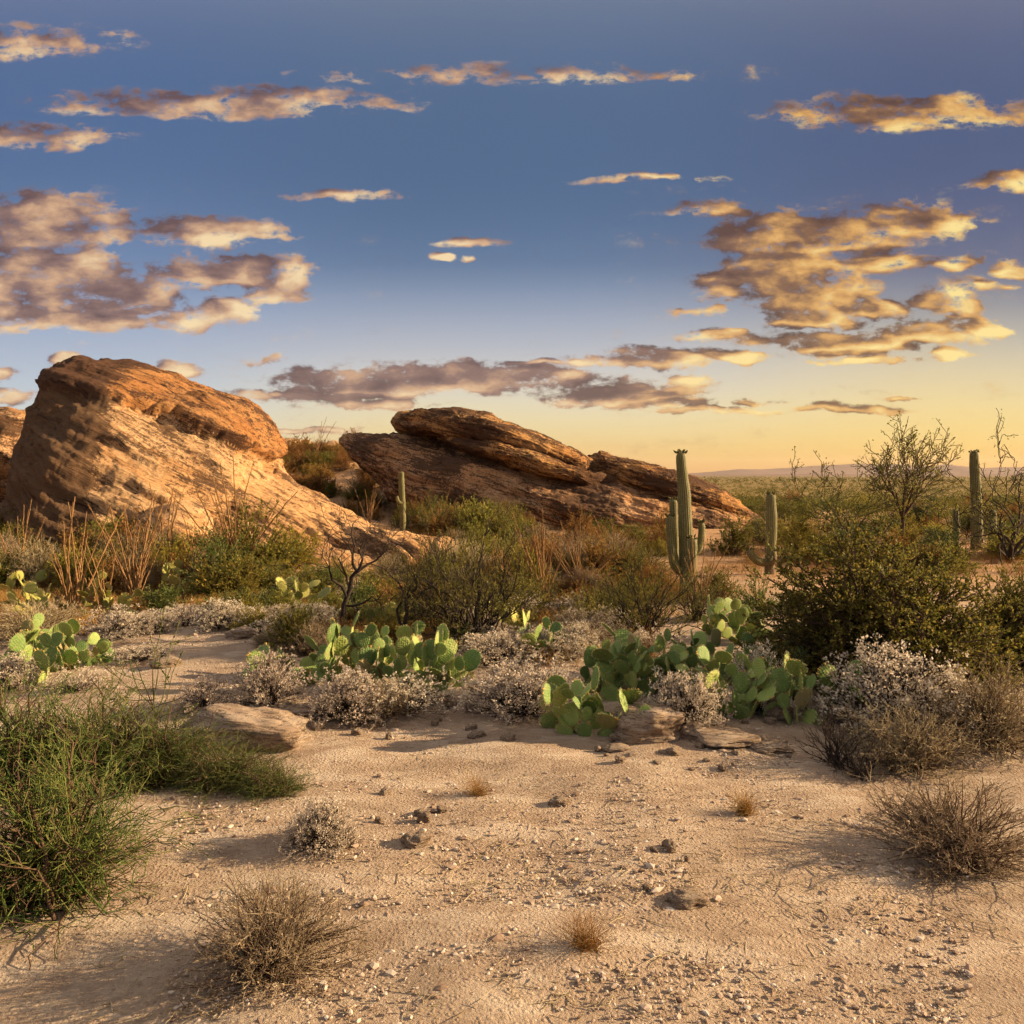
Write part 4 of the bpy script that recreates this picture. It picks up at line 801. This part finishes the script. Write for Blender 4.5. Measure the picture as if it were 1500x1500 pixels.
# ------------------------------------------------------------------ shrubs with a place of their own
for a in [
 ('leafy_shrub','leafy_shrub',1286,1004,440,252,'largest dark olive shrub filling the right middle ground','shrub',0),
 ('leafy_shrub','leafy_shrub',1490,985,190,165,'dark olive shrub at the right edge next to the largest one','shrub',1),
 ('brittlebush','brittlebush',770,1044,165,68,'round pale brittlebush alone at centre on the sand edge','brittlebush',0),
 ('brittlebush','brittlebush',392,1030,110,62,'pale grey brittlebush at left of the sand path','brittlebush',1),
 ('brittlebush','brittlebush',508,1052,120,56,'pale brittlebush in front of the centre left prickly pears','brittlebush',2),
 ('brittlebush','brittlebush',600,1040,130,48,'dark half dead brittlebush beneath the centre prickly pear pads','brittlebush',3),
 ('brittlebush','brittlebush',1005,1064,110,72,'white flowering brittlebush right behind the grey boulder','brittlebush',0),
 ('brittlebush','brittlebush',1110,1040,74,76,'white flowering brittlebush tucked between right hand prickly pears','brittlebush',2),
 ('brittlebush','brittlebush',1320,1068,215,98,'big pale brittlebush at lower right below the dark shrub','brittlebush',2),
 ('brittlebush','brittlebush',725,972,110,42,'pale brittlebush behind the lone round one','brittlebush',0),
 ('brittlebush','brittlebush',14,1008,90,38,'pale brittlebush at the left edge under prickly pear','brittlebush',2),
 ('brittlebush','brittlebush',112,1012,80,32,'small pale brittlebush below the left edge prickly pear','brittlebush',3),
 ('brittlebush','brittlebush',165,938,90,40,'purplish brittlebush at left end of the sandy patch','brittlebush',1),
 ('brittlebush','brittlebush',228,926,60,28,'small pale brittlebush at the back of the sandy patch','brittlebush',0),
 ('brittlebush','brittlebush',322,920,70,34,'pale brittlebush behind the flat brown stone','brittlebush',2),
 ('brittlebush','brittlebush',205,968,80,26,'low pale brittlebush spread on the front of the sandy patch','brittlebush',3),
 ('brittlebush','brittlebush',300,1040,90,40,'low pale brittlebush above the pale rock ledge','brittlebush',1),
 ('dry_brush','dry_brush',1450,1092,190,112,'large tan dry brush at the lower right edge','dry brush',0),
 ('dry_brush','dry_brush',1330,1125,190,84,'tan dry brush in front of the big pale brittlebush','dry brush',1),
 ('dry_brush','dry_brush',850,950,140,52,'tan dry brush left of the feathery bush at centre right','dry brush',2),
 ('dry_brush','dry_brush',840,905,110,30,'low tan dry brush on the orange sand behind the centre','dry brush',0),
 ('dry_brush','dry_brush',395,900,90,32,'golden tan dry brush beside the yellow prickly pear','dry brush',1),
 ('dry_brush','dry_brush',560,1046,110,44,'brown tangled dry brush under the centre prickly pear','dry brush',2),
 ('dry_brush','dry_brush',460,960,90,50,'tan dry brush at the left of the dead tree foot','dry brush',0),
 ('dry_brush','dry_brush',50,936,160,52,'golden dry brush at the left behind the prickly pear','dry brush',1),
 ('dry_brush','dry_brush',1090,925,70,30,'small tan dry brush by the left foot of the dark shrub','dry brush',2),
 ('dry_brush','dry_brush',1400,1260,260,110,'wide tan dry brush at the bottom right corner','dry brush',2),
 ('bare_bush','bare_bush',1225,1122,120,84,'bare dark twiggy bush at the right end of the sand','bare bush',0),
 ('bare_bush','bare_bush',1350,1006,120,66,'bare pale stalks rising above the big brittlebush','bare bush',1),
 ('bare_bush','bare_bush',1262,1140,110,70,'second bare dark bush below the dry brush at right','bare bush',1),
 ('creosote_bush','creosote_bush',692,948,210,158,'tall feathery olive bush with dark stems at centre','creosote bush',0),
 ('creosote_bush','creosote_bush',945,938,150,118,'feathery green bush in front of the tallest saguaro','creosote bush',1),
 ('creosote_bush','creosote_bush',630,925,120,110,'feathery bush behind the low dead tree','creosote bush',2),
 ('creosote_bush','creosote_bush',1020,910,90,62,'small feathery bush at the foot of the tallest saguaro','creosote bush',2),
 ('creosote_bush','creosote_bush',880,912,80,52,'small feathery bush left of the big feathery one, on orange sand','creosote bush',0),
 ('green_broom','green_broom',30,1150,220,170,'thick green broom filling the lower left corner of the view','green broom',0),
 ('green_broom','green_broom',135,1148,230,150,'green broom second from the left edge at the bottom','green broom',1),
 ('green_broom','green_broom',240,1140,180,110,'sparser green broom in front of the thin sapling','green broom',2),
 ('green_broom','green_broom',330,1150,170,72,'low green broom covering the pale rock ledge','green broom',0),
 ('green_broom','green_broom',400,1165,120,50,'lowest green broom at the right end of the row, on the sand','green broom',1),
 ('brittlebush','brittlebush',470,1240,110,56,'small pale brittlebush alone on the bare sand, bottom left of centre','brittlebush',2),
 ('grass_tuft','grass_tuft',700,1165,60,34,'golden grass tuft on the open sand at the bottom centre','grass tuft',0),
 ('grass_tuft','grass_tuft',1090,1190,70,40,'golden grass tuft on the sand left of the bare dark bushes','grass tuft',1),
 ('grass_tuft','grass_tuft',860,1390,110,60,'nearest golden grass tuft at the very bottom','grass tuft',2),
 ('dry_brush','dry_brush',400,1420,260,120,'dry brush at the very bottom beside the nearest green broom','dry brush',1),
 ('green_broom','green_broom',70,1300,330,230,'nearest green broom at the very bottom left','green broom',2),
 ('olive_bush','olive_bush',428,955,85,66,'dark rounded bush at right end of the sandy patch','bush',0),
 ('olive_bush','olive_bush',345,880,120,60,'dark green bush behind the sandy patch','bush',1),
 ('yellow_bush','yellow_bush',335,880,130,66,'golden yellow bush below the tall fan of canes','bush',0),
 ('yellow_bush','yellow_bush',1175,805,80,50,'bright yellow bush between the second saguaro and the dark shrub','bush',1),
 ('green_bush','green_bush',235,900,90,40,'low green bush among canes left of the golden bush','bush',0),
 ('green_bush','green_bush',320,905,70,34,'low leafy green bush in front of the golden bush','bush',1),
 ('green_bush','green_bush',1110,905,80,56,'green bush at the left flank of the dark shrub','bush',2),
 ('green_bush','green_bush',670,955,80,40,'low green bush at the foot of the tall feathery bush','bush',1),
 ('olive_bush','olive_bush',370,838,140,90,'dark shaded bush against the toe of the left outcrop','bush',2),
 ('olive_bush','olive_bush',1050,880,70,44,'dark low bush right of the tallest saguaro','bush',0),
 ('olive_bush','olive_bush',1075,812,70,52,'dark bush below the right end of the tilted rocks','bush',1)]:
    plant(a[0], a[1], a[2], a[3], a[4], a[5], a[6], a[7], None, a[8])
# thin green sapling
def sapling():
    base = G(228, 1078); r = np.random.default_rng(77); out = []; k = base.y / F
    branches(r, (0, 0, -.02), (0, 0, 1), 70 * k, .010, 0, 2, .05, .05, out)
    for (dx, py) in ((-52, 985), (-30, 968), (-8, 955), (12, 962), (30, 978), (46, 1005), (-40, 1030), (36, 1030)):
        a = out[0][0][int(r.integers(2, 5))]; tip = np.array(AT(228 + dx, py, base.y) - base); d = tip - a; branches(r, a, nrm(d), np.linalg.norm(d), .006, 1, 2, .10, .02, out)
    o = empty('sapling', base, 'thin bright green sapling with upright forked stem at lower left', 'sapling')
    ps = tree_meshes(out, True, M['green'], M['green'], 78, 8, (.02, .05), .01); obj('stem', ps[0][1], o); obj('foliage', ps[1][1], o)
sapling()
# ocotillos
for i, a in enumerate([
 (195,880,165,20,.42,'tall fan of orange canes in front of the small bright rock'), (105,905,180,16,.55,'sparse tall canes at left rising through prickly pears'),
 (345,838,165,20,.75,'wide fan of canes against the toe of the left outcrop'), (30,850,120,12,.7,'leaning canes at the left edge of the view'),
 (240,835,130,14,.35,'thin upright canes beside the small bright rock'), (796,882,140,22,.62,'broad fan of brown canes at centre on orange sand'),
 (850,862,120,16,.75,'leaning brown canes right of the broad centre fan'), (1020,905,120,12,.40,'canes fanning up just right of the tallest saguaro'),
 (290,862,120,12,.45,'thin canes between the golden bush and the small bright rock'), (905,850,120,14,.6,'reddish canes under the right part of the tilted rocks'), (735,870,90,12,.5,'short brown canes at the right of the tall feathery bush'),
 (40,735,70,14,.8,'dark spiky canes on the slope at far left'),
 (150,905,110,8,.3,'few short dark canes left of the tall orange fan')]):
    ocotillo(a[0], a[1], a[2], a[3], a[4], a[5], 'ocotillos', i)
ocotillo(462, 0, 62, 9, .5, 'faint canes against the sky on the saddle between the rocks', 'ocotillos', 91, Y=62)
for i, (px, Y, h) in enumerate([(640,37,70),(690,36,66),(540,40,60),(740,35,60)]): ocotillo(px, 0, h, 12, .55, 'pale thin canes among bushes below the middle rock', 'ocotillos below the middle rock', 95 + i, Y=Y)

# ------------------------------------------------------------------ scattered bushes
rs = random.Random(11)
def near_saguaro(px, py): return (1075 < px < 1150 and py > 800) or (965 < px < 1050 and py > 822) or (1385 < px < 1465 and py > 790)
def scatter(n, kinds, x0, x1, y0, y1, w, hr, lab, group, cat='bush', avoid=near_saguaro):
    c = 0
    while c < n:
        px, py = rs.uniform(x0, x1), rs.uniform(y0, y1)
        if avoid and avoid(px, py): continue
        kd = rs.choice(kinds); ww = rs.uniform(*w) * (.6 + .4 * (py - y0) / max(1, y1 - y0)); c += 1
        plant(kd, kd, px, py, ww, ww * rs.uniform(*hr), lab[kd], cat, group)
scatter(64, ['olive_bush', 'rust_bush', 'yellow_bush', 'dry_brush', 'green_bush'], -10, 330, 796, 872, (60, 110), (.5, .8), {'olive_bush': 'dark olive bush in the thicket under the left outcrop', 'rust_bush': 'rust brown bush in the thicket under the left outcrop', 'yellow_bush': 'yellowish bush in the thicket under the left outcrop', 'dry_brush': 'pale dry brush in the thicket under the left outcrop', 'green_bush': 'green bush in the thicket under the left outcrop'}, 'thicket under the left outcrop')
scatter(60, ['olive_bush', 'olive_bush', 'rust_bush', 'creosote_bush'], 470, 760, 764, 802, (48, 84), (.5, .85), {'olive_bush': 'dark olive bush on the flat between the two outcrops', 'rust_bush': 'rust brown bush on the flat between the two outcrops', 'creosote_bush': 'feathery bush on the flat between the two outcrops'}, 'bushes between the outcrops', avoid=lambda px, py: py > 745 + (px - 500) * .32 + 0 and px < 690)
scatter(64, ['olive_bush', 'rust_bush', 'rust_bush', 'dry_brush', 'creosote_bush'], 660, 1000, 780, 858, (56, 100), (.4, .7), {'olive_bush': 'dark olive bush below the tilted middle rock', 'rust_bush': 'rust brown bush below the tilted middle rock', 'dry_brush': 'pale dry brush below the tilted middle rock', 'creosote_bush': 'feathery bush below the tilted middle rock'}, 'bushes below the middle rock')
scatter(40, ['rust_bush', 'dry_brush', 'creosote_bush', 'olive_bush'], 560, 900, 835, 925, (60, 110), (.4, .7), {'olive_bush': 'dark olive bush in the brush behind the feathery bush', 'rust_bush': 'rust brown bush in the brush behind the feathery bush', 'dry_brush': 'pale dry brush behind the feathery bush', 'creosote_bush': 'small feathery bush behind the tall feathery one'}, 'brush at centre')
scatter(34, ['olive_bush', 'yellow_bush', 'green_bush'], 330, 600, 850, 930, (60, 100), (.45, .7), {'olive_bush': 'dark olive bush around the yellow prickly pears', 'yellow_bush': 'yellowish bush around the yellow prickly pears', 'green_bush': 'green bush around the yellow prickly pears'}, 'bushes around the yellow prickly pears')
scatter(110, ['olive_bush', 'yellow_bush', 'green_bush', 'rust_bush', 'creosote_bush'], 1090, 1510, 742, 838, (44, 84), (.35, .6), {'olive_bush': 'dark olive bush on the plain behind the big shrub', 'yellow_bush': 'yellow bush on the plain behind the big shrub', 'green_bush': 'green bush on the plain behind the big shrub', 'rust_bush': 'rust brown bush on the plain behind the big shrub', 'creosote_bush': 'feathery bush on the plain behind the big shrub'}, 'bushes on the near plain')
scatter(36, ['rust_bush', 'yellow_bush', 'yellow_bush', 'creosote_bush'], -10, 450, 792, 850, (70, 120), (.45, .7), {'rust_bush': 'rust brown bush hiding the base of the left outcrop', 'yellow_bush': 'golden bush hiding the base of the left outcrop', 'creosote_bush': 'feathery bush hiding the base of the left outcrop'}, 'bushes against the left outcrop')
scatter(26, ['rust_bush', 'yellow_bush', 'dry_brush', 'yellow_bush'], 640, 1010, 800, 880, (56, 96), (.4, .65), {'rust_bush': 'rust brown bush on the orange sand left of the tallest saguaro', 'yellow_bush': 'golden bush on the orange sand left of the tallest saguaro', 'dry_brush': 'pale dry brush on the orange sand left of the tallest saguaro'}, 'bushes left of the tallest saguaro')
scatter(14, ['dry_brush', 'rust_bush', 'yellow_bush'], 370, 660, 905, 950, (44, 80), (.4, .6), {'dry_brush': 'pale dry brush among the dead trees at centre left', 'rust_bush': 'rust brown bush among the dead trees at centre left', 'yellow_bush': 'golden bush among the dead trees at centre left'}, 'brush among the dead trees')
scatter(16, ['brittlebush'], 690, 1000, 905, 965, (60, 110), (.35, .5), {'brittlebush': 'pale brittlebush in the belt behind the big prickly pear clump'}, 'pale brush belt behind the prickly pears', 'brittlebush')
scatter(14, ['brittlebush'], 130, 470, 905, 935, (50, 90), (.35, .5), {'brittlebush': 'pale brittlebush along the back of the sandy patch'}, 'pale brush along the sandy patch', 'brittlebush', lambda px, py: 300 < px < 400 and py > 918)
for i in range(90):     # on the hill behind the rocks
    px, Y = rs.uniform(395, 560), rs.uniform(42, 66); kd = rs.choice(['olive_bush', 'rust_bush', 'rust_bush', 'rust_bush'])
    plant(kd, kd, px, 0, rs.uniform(24, 50), rs.uniform(14, 27), {'olive_bush': 'dark olive bush on the saddle behind the outcrops', 'rust_bush': 'rust bush on the saddle behind the outcrops', 'creosote_bush': 'feathery bush on the saddle behind the outcrops'}[kd], 'bush', 'bushes on the saddle', Y=Y)
for i in range(8):
    px, Y = rs.uniform(-20, 60), rs.uniform(30, 33); plant('olive_bush', 'olive_bush', px, 0, rs.uniform(30, 46), rs.uniform(24, 36), 'dark olive bush on the slope at far left', 'bush', 'bushes on the far left slope', Y=Y)

# ------------------------------------------------------------------ ground cover
def dry_grass():
    g = np.random.default_rng(8); Z = [(540,1010,775,905,9000),(-10,140,880,935,1500),(250,450,830,900,2500),(1000,1120,800,890,700),(400,760,900,960,2000),(780,960,905,980,1600),(1090,1500,760,845,4200),(0,300,830,900,2500)]
    px = np.concatenate([g.uniform(a, b, n) for a, b, c, d, n in Z]); py = np.concatenate([g.uniform(c, d, n) for a, b, c, d, n in Z])
    C = GV(px, py); keep = vnoise(C * .9) + .35 * g.normal(size=len(C)) > .05; C = C[keep]; n = len(C); m = 7
    B = np.repeat(C, m, 0) + np.concatenate([g.normal(size=(n * m, 2)) * .06, np.zeros((n * m, 1))], 1)
    d = rdir(g, n * m, 1.6); L = g.uniform(.10, .34, n * m); t = np.linspace(0, 1, 3)[None, :, None]
    P = B[:, None] + d[:, None] * L[:, None, None] * t; P[..., :2] += (t ** 2) * .06 * g.normal(size=(n * m, 1, 2))
    mb = MB(); tubes(mb, P, tap(n * m, 3, .0035, .001), 3); tag(obj('dry_grass', mb.mesh('dry_grass', M['gold'])), 'golden dry grass covering the ground between the bushes', 'grass', kind='stuff')
dry_grass()
def litter():
    g = np.random.default_rng(18); n = 4200; px = g.uniform(150, 1500, n); py = 1010 + 480 * g.uniform(size=n) ** 1.2; C = GV(px, py); keep = vnoise(C * 1.3 + 9) + .3 * g.normal(size=n) > .2; C = C[keep]; n = len(C)
    a = g.uniform(0, 6.28, n); d = np.stack([np.cos(a), np.sin(a), .12 * g.normal(size=n)], 1); L = g.uniform(.03, .14, n); t = np.linspace(0, 1, 3)[None, :, None]
    P = C[:, None] + np.array([0, 0, .006]) + d[:, None] * L[:, None, None] * t + .008 * g.normal(size=(n, 3, 3)) * t
    P[..., 2] = np.maximum(P[..., 2], C[:, None, 2] + .004)
    mb = MB(); tubes(mb, P, tap(n, 3, .0028, .0014), 4); tag(obj('twig_litter', mb.mesh('twig_litter', M['tan'])), 'fallen twigs scattered over the sand', 'litter', kind='stuff')
litter()
def far_scrub():
    g = np.random.default_rng(9); mb = MB()
    for (y0, y1, n, per, ls, sz) in ((46, 110, 900, 150, .11, (.9, 2.0)), (110, 300, 2600, 60, .22, (1.2, 2.8)), (300, 900, 4200, 26, .55, (1.5, 3.6)), (900, 3600, 4200, 14, 1.4, (2.5, 5.0))):
        Y = y0 * (y1 / y0) ** g.uniform(size=n); x = g.uniform(-.1, .72, n) * Y; keep = x > np.where(Y < 130, 12, -1e9); Y, x = Y[keep], x[keep]
        keep = vnoise(np.stack([x, Y, 0 * x], 1) * (1.4 / ls * .03)) + .5 * g.normal(size=len(x)) > -.35; Y, x = Y[keep], x[keep]; n = len(x)
        C = np.stack([x, Y, terrain(x, Y)], 1); s = g.uniform(*sz, n); d = nrm(g.normal(size=(n, per, 3))); d[..., 2] = np.abs(d[..., 2]); rr = g.uniform(.45, 1, (n, per, 1))
        V = C[:, None] + d * rr * s[:, None, None] * np.array([.62, .62, .62]); leaves(mb, g, V.reshape(-1, 3), (d + .8 * g.normal(size=d.shape)).reshape(-1, 3), g.uniform(.6, 1.3, n * per) * ls, .6)
    tag(obj('desert_scrub', mb.mesh('desert_scrub', M['scrub'])), 'green and gold scrub spread over the plain to the horizon', 'scrub', kind='stuff')
far_scrub()

# ------------------------------------------------------------------ haze
def haze():
    bm = bmesh.new(); bmesh.ops.create_cube(bm, size=1); bmesh.ops.transform(bm, matrix=Matrix.Translation((0, 4050, 90)) @ Matrix.Diagonal((18400, 14300, 210, 1)), verts=bm.verts)
    me = bpy.data.meshes.new('haze'); bm.to_mesh(me); bm.free()
    m = bpy.data.materials.new('haze'); m.use_nodes = True; m.node_tree.nodes.clear(); T = NT(m.node_tree); o = T.new('ShaderNodeOutputMaterial')
    v = T.new('ShaderNodeVolumePrincipled'); v.inputs['Color'].default_value = (.95, .84, .80, 1); v.inputs['Density'].default_value = 2.6e-5; v.inputs['Anisotropy'].default_value = .2
    T.l.new(v.outputs[0], o.inputs['Volume']); me.materials.append(m)
    tag(obj('haze', me), 'thin warm evening haze over the plain', 'haze', kind='stuff')
haze()
